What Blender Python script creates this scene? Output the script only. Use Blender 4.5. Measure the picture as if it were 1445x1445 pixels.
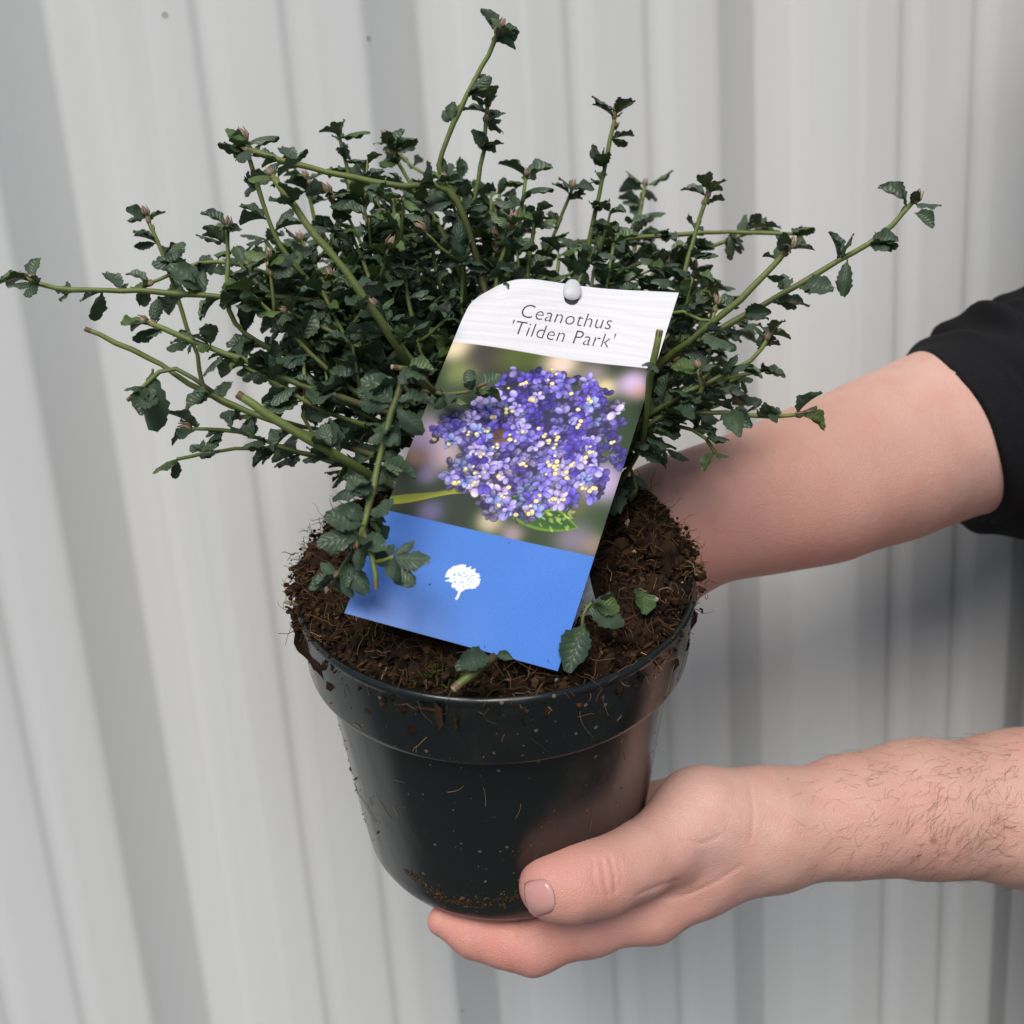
import bpy, bmesh, math, random
import numpy as np
from mathutils import Vector, Matrix, noise as mnoise

for o in list(bpy.data.objects):
    bpy.data.objects.remove(o)
scn = bpy.context.scene
col = scn.collection
rng = np.random.default_rng(7)
random.seed(7)

# ------------------------------------------------------------------ camera
F, CX = 1400.0, 722.5                      # focal length and centre in photograph pixels
_up = np.array([-409, 5758, 1400.0]); _up /= np.linalg.norm(_up)
_x = np.array([1, 0, 0.0]); _x = _x - _up * (_x @ _up); _x /= np.linalg.norm(_x)
RC = np.array([_x, np.cross(_up, _x), _up])
CAM = np.array([0, 0, 1.30])
def P(px, py, d):
    return CAM + RC @ np.array([(px - CX) / F * d, -(py - CX) / F * d, -d])
def proj(W):
    c = (np.asarray(W) - CAM) @ RC
    return np.stack([CX + F * c[..., 0] / -c[..., 2], CX - F * c[..., 1] / -c[..., 2], -c[..., 2]], -1)
cd = bpy.data.cameras.new('camera')
cam = bpy.data.objects.new('camera', cd); col.objects.link(cam)
m4 = Matrix.Identity(4)
for i in range(3):
    for j in range(3): m4[i][j] = RC[i, j]
    m4[i][3] = CAM[i]
cam.matrix_world = m4
cd.sensor_width = 36; cd.lens = F / 1445 * 36
cd.clip_start = .01; cd.clip_end = 500
cd.dof.use_dof = True; cd.dof.focus_distance = .405; cd.dof.aperture_fstop = 10.0
scn.camera = cam

# ------------------------------------------------------------------ light
SUN_EL, SUN_AZ = math.radians(50), math.radians(189)      # azimuth clockwise from +Y: behind the camera, to its left
w = bpy.data.worlds.new('World'); scn.world = w; w.use_nodes = True
nt = w.node_tree; nt.nodes.clear()
sky = nt.nodes.new('ShaderNodeTexSky'); sky.sky_type = 'NISHITA'; sky.sun_disc = False
sky.sun_elevation = SUN_EL; sky.sun_rotation = SUN_AZ; sky.air_density = 1.0; sky.dust_density = .6; sky.ozone_density = 1.0
bg = nt.nodes.new('ShaderNodeBackground'); bg.inputs[1].default_value = .065
wo = nt.nodes.new('ShaderNodeOutputWorld')
nt.links.new(sky.outputs[0], bg.inputs[0]); nt.links.new(bg.outputs[0], wo.inputs[0])
sd = bpy.data.lights.new('sun', 'SUN'); sd.energy = 3.1; sd.angle = math.radians(36); sd.color = (1, .945, .87)
sun = bpy.data.objects.new('sun', sd); col.objects.link(sun)
sdir = Vector((math.sin(SUN_AZ) * math.cos(SUN_EL), math.cos(SUN_AZ) * math.cos(SUN_EL), math.sin(SUN_EL)))
sun.rotation_euler = sdir.to_track_quat('Z', 'Y').to_euler(); sun.location = sdir * 6
vs = scn.view_settings; vs.view_transform = 'Standard'; vs.look = 'None'; vs.gamma = 1; vs.use_curve_mapping = False
vs.exposure = 0.14

# ------------------------------------------------------------------ helpers
def tag(o, label=None, cat=None, group=None, kind=None):
    for k, v in (('label', label), ('category', cat), ('group', group), ('kind', kind)):
        if v: o[k] = v
    return o
def empty(name, loc=(0, 0, 0)):
    o = bpy.data.objects.new(name, None); o.location = loc; o.empty_display_size = .02
    col.objects.link(o); return o
def mesh_obj(name, verts, faces, mat=None, parent=None, smooth=True, colors=None, uvs=None):
    me = bpy.data.meshes.new(name)
    verts = np.asarray(verts, float)
    if parent is not None:                       # parents only carry a translation
        off = np.array(parent.location) if parent.parent is None else np.array(parent.parent.location) + np.array(parent.location)
        verts = verts - off
    if isinstance(faces, np.ndarray):
        n, k = faces.shape
        me.vertices.add(len(verts)); me.vertices.foreach_set('co', verts.astype(np.float32).ravel())
        me.loops.add(n * k); me.loops.foreach_set('vertex_index', faces.astype(np.int32).ravel())
        me.polygons.add(n); me.polygons.foreach_set('loop_start', np.arange(0, n * k, k, dtype=np.int32))
        me.update(calc_edges=True); me.validate()
    else:
        me.from_pydata(verts.tolist(), [], faces)
    if smooth: me.polygons.foreach_set('use_smooth', np.ones(len(me.polygons), bool))
    if colors is not None:
        at = me.color_attributes.new('tone', 'FLOAT_COLOR', 'POINT')
        c = np.ones((len(verts), 4), np.float32); c[:, :3] = colors
        at.data.foreach_set('color', c.ravel())
    if uvs is not None:
        ul = me.uv_layers.new(name='UVMap'); li = np.empty(len(me.loops), np.int32)
        me.loops.foreach_get('vertex_index', li); ul.data.foreach_set('uv', np.asarray(uvs, np.float32)[li].ravel())
    if mat: me.materials.append(mat)
    o = bpy.data.objects.new(name, me); col.objects.link(o)
    if parent is not None: o.parent = parent
    return o
class MB:                                        # collects pieces, with a colour per vertex
    def __init__(s): s.v = []; s.f = []; s.c = []; s.uv = []; s.n = 0
    def add(s, v, f, c=None, uv=None):
        v = np.asarray(v, float); s.v.append(v); s.f += [[i + s.n for i in q] for q in f]
        s.c.append(np.broadcast_to(np.asarray(c if c is not None else (1, 1, 1), float), (len(v), 3)))
        s.uv.append(np.asarray(uv, float) if uv is not None else np.zeros((len(v), 2))); s.n += len(v)
    def build(s, name, mat, parent=None, smooth=True):
        return mesh_obj(name, np.concatenate(s.v), s.f, mat, parent, smooth, np.concatenate(s.c), np.concatenate(s.uv))
def unit(a): a = np.asarray(a, float); return a / (np.linalg.norm(a) + 1e-12)
def catmull(pts, n):
    pts = np.asarray(pts, float)
    if len(pts) == 2: return pts[0] + (pts[1] - pts[0]) * np.linspace(0, 1, n)[:, None]
    q = np.vstack([2 * pts[0] - pts[1], pts, 2 * pts[-1] - pts[-2]])
    L = np.r_[0, np.cumsum(np.linalg.norm(np.diff(pts, axis=0), axis=1))]
    out = []
    for s in np.linspace(0, L[-1], n):
        i = min(np.searchsorted(L, s, side='right') - 1, len(pts) - 2); t = (s - L[i]) / (L[i + 1] - L[i] + 1e-12)
        a, b, c, d = q[i:i + 4]
        out.append(.5 * ((2 * b) + (c - a) * t + (2 * a - 5 * b + 4 * c - d) * t * t + (-a + 3 * b - 3 * c + d) * t ** 3))
    return np.array(out)
def tube(path, rad, sides=6, cap=True):
    path = np.asarray(path, float); n = len(path); rad = np.broadcast_to(rad, n)
    T = np.gradient(path, axis=0); T /= np.linalg.norm(T, axis=1)[:, None] + 1e-12
    ref = np.array([.31, .17, .94]) if abs(T[0] @ np.array([.31, .17, .94])) < .9 else np.array([.94, .1, .3])
    A = unit(np.cross(T[0], ref)); v = []
    ang = np.arange(sides) * 2 * np.pi / sides
    for i in range(n):
        A = unit(A - T[i] * (A @ T[i])); B = np.cross(T[i], A)
        v.append(path[i] + rad[i] * (np.cos(ang)[:, None] * A + np.sin(ang)[:, None] * B))
    f = [[i * sides + j, i * sides + (j + 1) % sides, (i + 1) * sides + (j + 1) % sides, (i + 1) * sides + j] for i in range(n - 1) for j in range(sides)]
    if cap: f += [list(range(sides))[::-1], [(n - 1) * sides + j for j in range(sides)]]
    return np.concatenate(v), f

# materials -----------------------------------------------------------
class NT:
    def __init__(s, name):
        s.m = bpy.data.materials.new(name); s.m.use_nodes = True; s.t = s.m.node_tree; s.b = s.t.nodes['Principled BSDF']
        s.out = s.t.nodes['Material Output']
    def n(s, typ, **kw):
        x = s.t.nodes.new('ShaderNode' + typ)
        for k, v in kw.items():
            if k in x.inputs: x.inputs[k].default_value = v
            else: setattr(x, k, v)
        return x
    def l(s, a, b): s.t.links.new(a, b)
    def math(s, op, a, b=None, clamp=False):
        x = s.n('Math', operation=op, use_clamp=clamp)
        for i, q in enumerate((a, b)):
            if q is None: continue
            if isinstance(q, (int, float)): x.inputs[i].default_value = q
            else: s.l(q, x.inputs[i])
        return x.outputs[0]
    def mix(s, fac, a, b, blend='MIX'):
        x = s.n('Mix', data_type='RGBA', blend_type=blend)
        for i, q in ((0, fac), (6, a), (7, b)):
            if isinstance(q, (int, float)): x.inputs[i].default_value = q
            elif isinstance(q, tuple): x.inputs[i].default_value = (*q, 1) if len(q) == 3 else q
            else: s.l(q, x.inputs[i])
        return x.outputs[2]
    def ramp(s, fac, stops):
        x = s.n('ValToRGB'); e = x.color_ramp.elements
        while len(e) < len(stops): e.new(.5)
        for q, (p, c) in zip(e, stops): q.position = p; q.color = (*c, 1) if not isinstance(c, (int, float)) else (c, c, c, 1)
        s.l(fac, x.inputs[0]); return x.outputs[0]
    def noise(s, scale, detail=4, rough=.55, vec=None, dist=0):
        x = s.n('TexNoise'); x.inputs['Scale'].default_value = scale; x.inputs['Detail'].default_value = detail
        x.inputs['Roughness'].default_value = rough; x.inputs['Distortion'].default_value = dist
        if vec is not None: s.l(vec, x.inputs['Vector'])
        return x.outputs['Fac']
    def coord(s, which='Object'): return s.n('TexCoord').outputs[which]
    def mapping(s, vec, scale):
        x = s.n('Mapping'); x.inputs['Scale'].default_value = scale; s.l(vec, x.inputs['Vector']); return x.outputs[0]
    def bump(s, h, strength=.3, dist=.001, normal=None):
        x = s.n('Bump'); x.inputs['Strength'].default_value = strength; x.inputs['Distance'].default_value = dist
        s.l(h, x.inputs['Height'])
        if normal is not None: s.l(normal, x.inputs['Normal'])
        return x.outputs[0]
    def attr(s, name='tone'): return s.n('Attribute', attribute_name=name).outputs['Color']
    def set(s, **kw):
        for k, v in kw.items():
            i = s.b.inputs[k.replace('_', ' ')]
            if isinstance(v, (int, float)): i.default_value = v
            elif isinstance(v, tuple): i.default_value = (*v, 1) if len(v) == 3 and i.type == 'RGBA' else v
            else: s.l(v, i)
        return s

def mat_wall():
    m = NT('painted_steel_cladding'); c = m.coord()
    big = m.noise(3.0, 3, vec=m.mapping(c, (1, 1, .25)))
    base = m.mix(m.ramp(big, [(.3, 0), (.7, 1)]), (.60, .615, .62), (.635, .64, .63))
    streak = m.noise(30, 4, .6, vec=m.mapping(c, (1, 1, .03)))
    base = m.mix(m.math('MULTIPLY', m.ramp(streak, [(.48, 0), (.75, 1)]), .22), base, (.44, .43, .40))
    sp = m.n('TexVoronoi', feature='F1'); sp.inputs['Scale'].default_value = 26; m.l(c, sp.inputs['Vector'])
    near = m.math('LESS_THAN', m.math('ADD', sp.outputs['Distance'], m.math('MULTIPLY', m.noise(160, 2), .06)), .075)
    sc = m.n('SeparateColor'); m.l(sp.outputs['Color'], sc.inputs[0])
    sel = m.math('GREATER_THAN', sc.outputs[0], .80)
    base = m.mix(m.math('MULTIPLY', m.math('MULTIPLY', near, sel), .55), base, (.20, .16, .12))
    fine = m.noise(420, 3, .6)
    m.set(Base_Color=base, Roughness=.48, Specular_IOR_Level=.35, Normal=m.bump(fine, .10, .0006))
    return m.m
def mat_ground():
    m = NT('asphalt_paving'); c = m.coord()
    a = m.mix(m.noise(2.5, 6, .6, vec=c), (.075, .075, .075), (.12, .118, .112))
    a = m.mix(m.math('MULTIPLY', m.noise(60, 4, .7, vec=c), .4), a, (.05, .05, .05))
    m.set(Base_Color=a, Roughness=.85, Normal=m.bump(m.noise(180, 4, .7, vec=c), .4, .003)); return m.m
def mat_pot():
    m = NT('dark_green_black_plastic'); c = m.coord()
    smear = m.noise(30, 4, .6, vec=m.mapping(c, (1, 1, .06)))
    dust = m.noise(70, 5, .7, vec=c)
    d = m.math('MULTIPLY', m.ramp(smear, [(.5, 0), (.75, 1)]), m.ramp(dust, [(.4, 0), (.7, 1)]))
    base = m.mix(m.math('MULTIPLY', d, .35), (.0075, .0115, .0120), (.060, .050, .040))
    sp = m.n('TexVoronoi', feature='F1'); sp.inputs['Scale'].default_value = 260; m.l(c, sp.inputs['Vector'])
    sc = m.n('SeparateColor'); m.l(sp.outputs['Color'], sc.inputs[0])
    spk = m.math('MULTIPLY', m.math('LESS_THAN', sp.outputs['Distance'], .22), m.math('GREATER_THAN', sc.outputs[0], .93))
    base = m.mix(m.math('MULTIPLY', spk, .7), base, (.23, .17, .11))
    r = m.math('ADD', m.math('MULTIPLY', smear, .34), m.math('ADD', m.math('MULTIPLY', d, .3), .04))
    m.set(Base_Color=base, Roughness=r, Specular_IOR_Level=.55, Normal=m.bump(m.noise(60, 3, vec=m.mapping(c, (1, 1, .3))), .06, .002)); return m.m
def mat_tone(name, rough=.8, spec=.3, bump=None, sheen=0):
    m = NT(name); m.set(Base_Color=m.attr(), Roughness=rough, Specular_IOR_Level=spec)
    if bump: m.set(Normal=m.bump(m.noise(bump[0], 4, .65, vec=m.coord()), bump[1], bump[2]))
    return m.m
def mat_leaf(name, dark, light, vein):
    m = NT(name); uv = m.n('UVMap'); uv.uv_map = 'UVMap'
    sx = m.n('SeparateXYZ'); m.l(uv.outputs[0], sx.inputs[0])
    au = m.math('ABSOLUTE', sx.outputs[0]); v = sx.outputs[1]
    ph = m.math('SUBTRACT', m.math('MULTIPLY', v, 7.5), m.math('MULTIPLY', au, 1.9))
    lat = m.math('POWER', m.math('ABSOLUTE', m.math('SINE', m.math('MULTIPLY', ph, math.pi))), .55)
    lat = m.math('ADD', m.math('MULTIPLY', m.math('SUBTRACT', lat, 1.0), m.math('SUBTRACT', 1.0, m.math('MULTIPLY', au, .55))), 1.0)
    mid = m.math('MINIMUM', m.math('MULTIPLY', au, 9.0), 1.0)
    h = m.math('MULTIPLY', lat, mid)
    rnd = m.n('ObjectInfo').outputs['Random']
    ts = m.n('SeparateColor'); m.l(m.attr(), ts.inputs[0])
    fac = m.math('FRACT', m.math('ADD', rnd, ts.outputs[0]))
    base = m.mix(fac, dark, light)
    base = m.mix(m.math('MULTIPLY', m.noise(300, 3, .6, vec=m.coord('Generated')), .3), base, tuple(x * .6 for x in dark))
    base = m.mix(m.math('MULTIPLY', m.math('SUBTRACT', 1.0, h), .30), base, vein)
    m.set(Base_Color=base, Roughness=.43, Specular_IOR_Level=.5, Normal=m.bump(h, .55, .0005))
    tr = m.n('BsdfTranslucent'); m.l(m.mix(.5, base, (.10, .16, .02)), tr.inputs[0])
    mx = m.n('MixShader'); mx.inputs[0].default_value = .13
    m.l(m.b.outputs[0], mx.inputs[1]); m.l(tr.outputs[0], mx.inputs[2]); m.l(mx.outputs[0], m.out.inputs[0])
    return m.m
def mat_skin():
    m = NT('skin'); c = m.coord(); base = m.attr()
    base = m.mix(m.math('MULTIPLY', m.ramp(m.noise(70, 4, .6, vec=c), [(.38, 0), (.68, 1)]), .36), base, (.60, .27, .22))
    base = m.mix(m.math('MULTIPLY', m.ramp(m.noise(28, 3, .5, vec=c), [(.45, 0), (.75, 1)]), .20), base, (.62, .46, .40))
    vo = m.n('TexVoronoi', feature='DISTANCE_TO_EDGE'); vo.inputs['Scale'].default_value = 900; m.l(c, vo.inputs['Vector'])
    h = m.math('ADD', m.math('MULTIPLY', m.math('MINIMUM', m.math('MULTIPLY', vo.outputs['Distance'], 4.0), 1.0), .5), m.noise(260, 4, .6, vec=c))
    m.set(Base_Color=base, Roughness=m.math('ADD', .38, m.math('MULTIPLY', m.noise(150, 3, vec=c), .2)), Specular_IOR_Level=.42,
          Subsurface_Weight=.22, Subsurface_Radius=(.8, .4, .3), Subsurface_Scale=.004, Normal=m.bump(h, .4, .0008))
    return m.m
def mat_plain(name, colr, rough=.5, spec=.4, **kw):
    m = NT(name); m.set(Base_Color=colr, Roughness=rough, Specular_IOR_Level=spec, **kw); return m.m
def mat_knit():
    m = NT('black_jersey_knit'); c = m.coord()
    wv = m.n('TexWave', wave_type='BANDS', bands_direction='Z'); wv.inputs['Scale'].default_value = 300; wv.inputs['Distortion'].default_value = 2
    m.l(c, wv.inputs['Vector'])
    h = m.math('ADD', m.math('MULTIPLY', wv.outputs['Fac'], .4), m.noise(900, 3, .7, vec=c))
    base = m.mix(m.noise(500, 3, .7, vec=c), (.004, .004, .005), (.010, .010, .012))
    m.set(Base_Color=base, Roughness=.85, Specular_IOR_Level=.2, Normal=m.bump(h, .5, .0008)); return m.m
def mat_stem():
    m = NT('green_stem'); c = m.coord(); base = m.attr()
    base = m.mix(m.math('MULTIPLY', m.ramp(m.noise(260, 4, .7, vec=c), [(.45, 0), (.7, 1)]), .35), base, (.09, .075, .03))
    m.set(Base_Color=base, Roughness=.5, Specular_IOR_Level=.4, Normal=m.bump(m.noise(600, 3, .6, vec=c), .35, .0006)); return m.m

M_WALL, M_GROUND, M_POT = mat_wall(), mat_ground(), mat_pot()
M_SOIL = mat_tone('peat_soil', .95, .1, (900, .6, .001))
M_LEAF = mat_leaf('dark_glossy_leaf', (.040, .072, .044), (.080, .124, .072), (.104, .150, .085))
M_YOUNG = mat_leaf('young_green_leaf', (.055, .105, .035), (.105, .165, .050), (.13, .18, .07))
M_STEM, M_SKIN, M_KNIT = mat_stem(), mat_skin(), mat_knit()
M_BUD = mat_tone('flower_bud', .55, .35)
M_CARD = mat_tone('printed_plastic_card', .5, .3)
M_INK = mat_plain('grey_black_ink', (.035, .035, .04), .5)
M_STAKE = mat_plain('white_plastic', (.56, .57, .60), .4, .4)
M_HOLE = mat_plain('dark_opening', (.02, .02, .022), .7)
M_NAIL = mat_plain('fingernail', (.66, .37, .33), .28, .5, Subsurface_Weight=.2, Subsurface_Scale=.004)
M_HAIR = mat_plain('brown_hair', (.05, .03, .018), .5)
M_CRUMB = mat_tone('dried_dirt', .95, .1)

# ------------------------------------------------------------------ ground and wall
g = mesh_obj('ground', [(-150, -150, 0), (150, -150, 0), (150, 150, 0), (-150, 150, 0)], [[0, 1, 2, 3]], M_GROUND, smooth=False)
tag(g, kind='structure')

WY, WP, WX0, WS, WV, WD = .14984, .22938, -.30135, .03635, .02859, .02940   # yaw, pitch of ribs, offset, slope run, valley, depth
wn = np.array([math.sin(WY), -math.cos(WY), 0]); wt = np.array([math.cos(WY), math.sin(WY), 0])
W0 = P(722, 722, .7)
def wall():
    prof = []
    flat = WP - 2 * WS - WV
    def rib(u0):
        q = [(0, 0), (WS, WD), (WS + WV, WD), (2 * WS + WV, 0)]
        s0 = 2 * WS + WV
        for fr in (.19, .60):
            b = s0 + flat * fr
            q += [(b, 0), (b + .0055, .0026), (b + .011, .0026), (b + .021, 0)]
        return [(u0 + a, d) for a, d in q]
    pts = []
    for k in range(-9, 12): pts += rib(WX0 + k * WP)
    # soften every fold with a small radius
    out = []
    for i, (u, d) in enumerate(pts):
        if i in (0, len(pts) - 1): out.append((u, d)); continue
        p, a, b = np.array((u, d)), np.array(pts[i - 1]), np.array(pts[i + 1])
        r = min(.0035 if d > .01 or abs(a[1] - b[1]) > .01 else .0022, .45 * np.linalg.norm(p - a), .45 * np.linalg.norm(b - p))
        s, e = p + unit(a - p) * r, p + unit(b - p) * r
        for t in (0, .33, .67, 1): out.append(tuple((1 - t) ** 2 * s + 2 * t * (1 - t) * p + t * t * e))
    zs = np.linspace(0, 3.2, 9); n = len(out); v = []
    for z in zs:
        for u, d in out:
            q = W0 + wt * u - wn * d; v.append((q[0], q[1], z))
    f = [[i * n + j, i * n + j + 1, (i + 1) * n + j + 1, (i + 1) * n + j] for i in range(len(zs) - 1) for j in range(n - 1)]
    o = mesh_obj('corrugated_wall', v, f, M_WALL)
    md = o.modifiers.new('thickness', 'SOLIDIFY'); md.thickness = .001; md.offset = 1
    tag(o, 'pale grey ribbed steel cladding wall behind the potted shrub', 'wall')
wall()

# ------------------------------------------------------------------ pot
PC = P(700, 813, .4356); PA = unit([.0426, -.256, 1]); PU = unit(np.cross([0, 1, 0], PA)); PV = np.cross(PA, PU)
def L2W(x, y, z): return PC + np.multiply.outer(x, PU) + np.multiply.outer(y, PV) + np.multiply.outer(z, PA)
def W2L(W): d = np.asarray(W) - PC; return np.stack([d @ PU, d @ PV, d @ PA], -1)
R_RIM, H_COL, R_COL, H_POT, R_BOT = .0865, .032, .0852, .1404, .068
pot = empty('plant_pot', L2W(0, 0, -H_POT))
tag(pot, 'dark green-black plastic plant pot with wide rim, dusted with soil', 'plant pot')
def lathe(name, prof, parent, mat, seg=128, wob=0):
    v, f = [], []; th = np.arange(seg) * 2 * np.pi / seg
    for r, z in prof:
        v.append(L2W(r * np.cos(th), r * np.sin(th), np.full(seg, z)))
    n = len(prof)
    f = [[i * seg + j, i * seg + (j + 1) % seg, (i + 1) * seg + (j + 1) % seg, (i + 1) * seg + j] for i in range(n - 1) for j in range(seg)]
    return mesh_obj(name, np.concatenate(v), f, mat, parent)
body_prof = [(.0786, -H_COL + .004), (.0783, -H_COL - .004), (.0745, -.075), (.0712, -.110), (.0690, -.130), (.0684, -.1355), (.0668, -.1392), (.0645, -H_POT), (.050, -H_POT + .001), (.001, -H_POT + .001)]
b = lathe('pot_body', body_prof, pot, M_POT)
rim_prof = [(.0765, -.030), (.0835, -.001), (.0845, .0006), (.0858, .0008), (.0866, -.0005), (.0867, -.002), (.0862, -.0028), (.0862, -.0035), (.0856, -.016), (.0852, -.029), (.0849, -.0308), (.0842, -.0320), (.0832, -.0322), (.0786, -.0300)]
lathe('rim', rim_prof, pot, M_POT)

# ------------------------------------------------------------------ soil
def fbm(p, s, o=4): return mnoise.fractal(Vector(p) * s, .6, 2.1, o)
def soil_h(x, y):
    r = np.hypot(x, y); th = math.atan2(y, x)
    back = max(0, math.sin(th)) * (r / R_RIM)
    h = .001 + .010 * (1 - (r / R_RIM) ** 2) + .012 * back + .010 * max(0, math.cos(th - .75)) ** 2 * (r / R_RIM)
    h += .006 * max(0, math.cos(th - 3.1)) ** 2 * (r / R_RIM) - .005 * max(0, -math.sin(th)) * (r / R_RIM) ** 2
    if r > R_RIM * .9: h -= (r - R_RIM * .9) * .5
    return h
SOILC = np.array([(.018, .011, .007), (.035, .019, .011), (.055, .029, .015), (.085, .046, .022), (.012, .008, .006)])
def soil_col(n=1):
    c = SOILC[rng.choice(5, n, p=[.34, .28, .17, .06, .15])] * rng.uniform(.75, 1.25, (n, 1)); return c
def soil():
    mb = MB(); nr, ns = 70, 240; v = []; c = []
    for i in range(nr):
        for j in range(ns):
            th = j * 2 * math.pi / ns
            rm = R_RIM - .003 + .007 * max(0, math.cos(th - 2.95)) ** 3 + .006 * max(0, math.cos(th - .28)) ** 4
            r = rm * (i / (nr - 1)) ** .8; x, y = r * math.cos(th), r * math.sin(th)
            z = soil_h(x, y)
            n1 = fbm((x, y, 1), 60, 5); n2 = fbm((x, y, 7), 210, 4)
            z += .0045 * n1 + .0025 * n2 + .0012 * fbm((x, y, 3), 700, 2)
            edge = (i / (nr - 1))
            if edge > .93:
                z -= (edge - .93) / .07 * .014
                k = 1 + .05 * mnoise.noise(Vector((x, y, z)) * 150); x, y = x * k, y * k
            v.append(L2W(x, y, z))
            m = .55 + .9 * max(0, .5 + n2) ; c.append(np.array([.022, .0125, .0075]) * m * (1 + .5 * mnoise.noise(Vector((x, y, 5)) * 40)))
    f = [[i * ns + j, i * ns + (j + 1) % ns, (i + 1) * ns + (j + 1) % ns, (i + 1) * ns + j] for i in range(nr - 1) for j in range(ns)]
    mb.add(v, f, np.clip(c, .004, .2))
    # crumbs, bark bits
    base = np.array([(1, 0, 0), (-1, 0, 0), (0, 1, 0), (0, -1, 0), (0, 0, 1), (0, 0, -1)], float)
    of = [[0, 2, 4], [2, 1, 4], [1, 3, 4], [3, 0, 4], [2, 0, 5], [1, 2, 5], [3, 1, 5], [0, 3, 5]]
    gl = (1 + 5 ** .5) / 2
    base = np.array([(-1, gl, 0), (1, gl, 0), (-1, -gl, 0), (1, -gl, 0), (0, -1, gl), (0, 1, gl), (0, -1, -gl), (0, 1, -gl), (gl, 0, -1), (gl, 0, 1), (-gl, 0, -1), (-gl, 0, 1)], float) / 1.9
    of = [[0, 11, 5], [0, 5, 1], [0, 1, 7], [0, 7, 10], [0, 10, 11], [1, 5, 9], [5, 11, 4], [11, 10, 2], [10, 7, 6], [7, 1, 8], [3, 9, 4], [3, 4, 2], [3, 2, 6], [3, 6, 8], [3, 8, 9], [4, 9, 5], [2, 4, 11], [6, 2, 10], [8, 6, 7], [9, 8, 1]]
    def place(over):
        th = rng.uniform(0, 2 * math.pi); rr = R_RIM * (math.sqrt(rng.uniform(0, 1)))
        if over: th = rng.normal(2.9, .5) if rng.random() < .6 else rng.normal(.3, .3); rr = R_RIM * rng.uniform(.92, 1.045)
        x, y = rr * math.cos(th), rr * math.sin(th)
        z = soil_h(x, y) + rng.uniform(-.003, .003)
        if over: z = rng.uniform(-.005, .010) if rr > R_RIM else z
        return x, y, z
    for i in range(6800):
        x, y, z = place(i > 5600)
        s = rng.lognormal(math.log(.0007 if i > 5600 else .00085), .5); sc = s * rng.uniform(.5, 1.4, 3)
        if rng.random() < .16: sc[0] *= 2.6; sc[2] *= .5
        q, _ = np.linalg.qr(rng.normal(size=(3, 3)))
        vv = (base * rng.uniform(.6, 1.35, (12, 1)) * sc) @ q
        c = soil_col()[0]
        if rng.random() < .015: c = np.array([.30, .24, .17]) * rng.uniform(.5, 1.3)
        mb.add(L2W(x, y, z) + vv, of, c)
    # root fibres
    for i in range(2100):
        ov = i > 1860; x, y, z = place(ov)
        L = rng.uniform(.004, .016); n = 6; d = rng.normal(size=3); d[2] *= .5; d = unit(d)
        if ov: d = unit(np.array([x, y, 0]) / R_RIM * .5 + rng.normal(size=3) * .7 - np.array([0, 0, .3])); L *= .6
        pts = [np.array([x, y, z + .0015])]
        for k in range(n): d = unit(d + rng.normal(size=3) * .35); pts.append(pts[-1] + d * L / n)
        pts = np.array(pts); pts = L2W(pts[:, 0], pts[:, 1], pts[:, 2])
        c = np.array([.10, .055, .028]) * rng.uniform(.4, 1.6)
        if rng.random() < .06: c = np.array([.34, .25, .15]) * rng.uniform(.6, 1.2)
        vv, ff = tube(pts, np.linspace(1, .5, len(pts)) * rng.uniform(.00012, .00028), 3, False); mb.add(vv, ff, c)
    # moss tufts
    for cx, cy in ((-.055, -.035), (-.048, -.045), (.052, .03), (.045, .022), (-.02, -.07)):
        for i in range(70):
            x, y = cx + rng.normal() * .006, cy + rng.normal() * .004; z = soil_h(x, y)
            d = unit(rng.normal(size=3) + [0, 0, 1.2]); p0 = L2W(x, y, z); D = d[0] * PU + d[1] * PV + d[2] * PA
            vv, ff = tube([p0, p0 + D * .002, p0 + D * .004 + rng.normal(size=3) * .0008], [.0003, .00025, .0001], 3, False)
            mb.add(vv, ff, np.array([.05, .06, .012]) * rng.uniform(.5, 1.4))
    o = mb.build('potting_soil', M_SOIL, None, False)
    tag(o, 'dark brown crumbly peat soil heaped in the pot', 'soil', kind='stuff')
soil()

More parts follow.
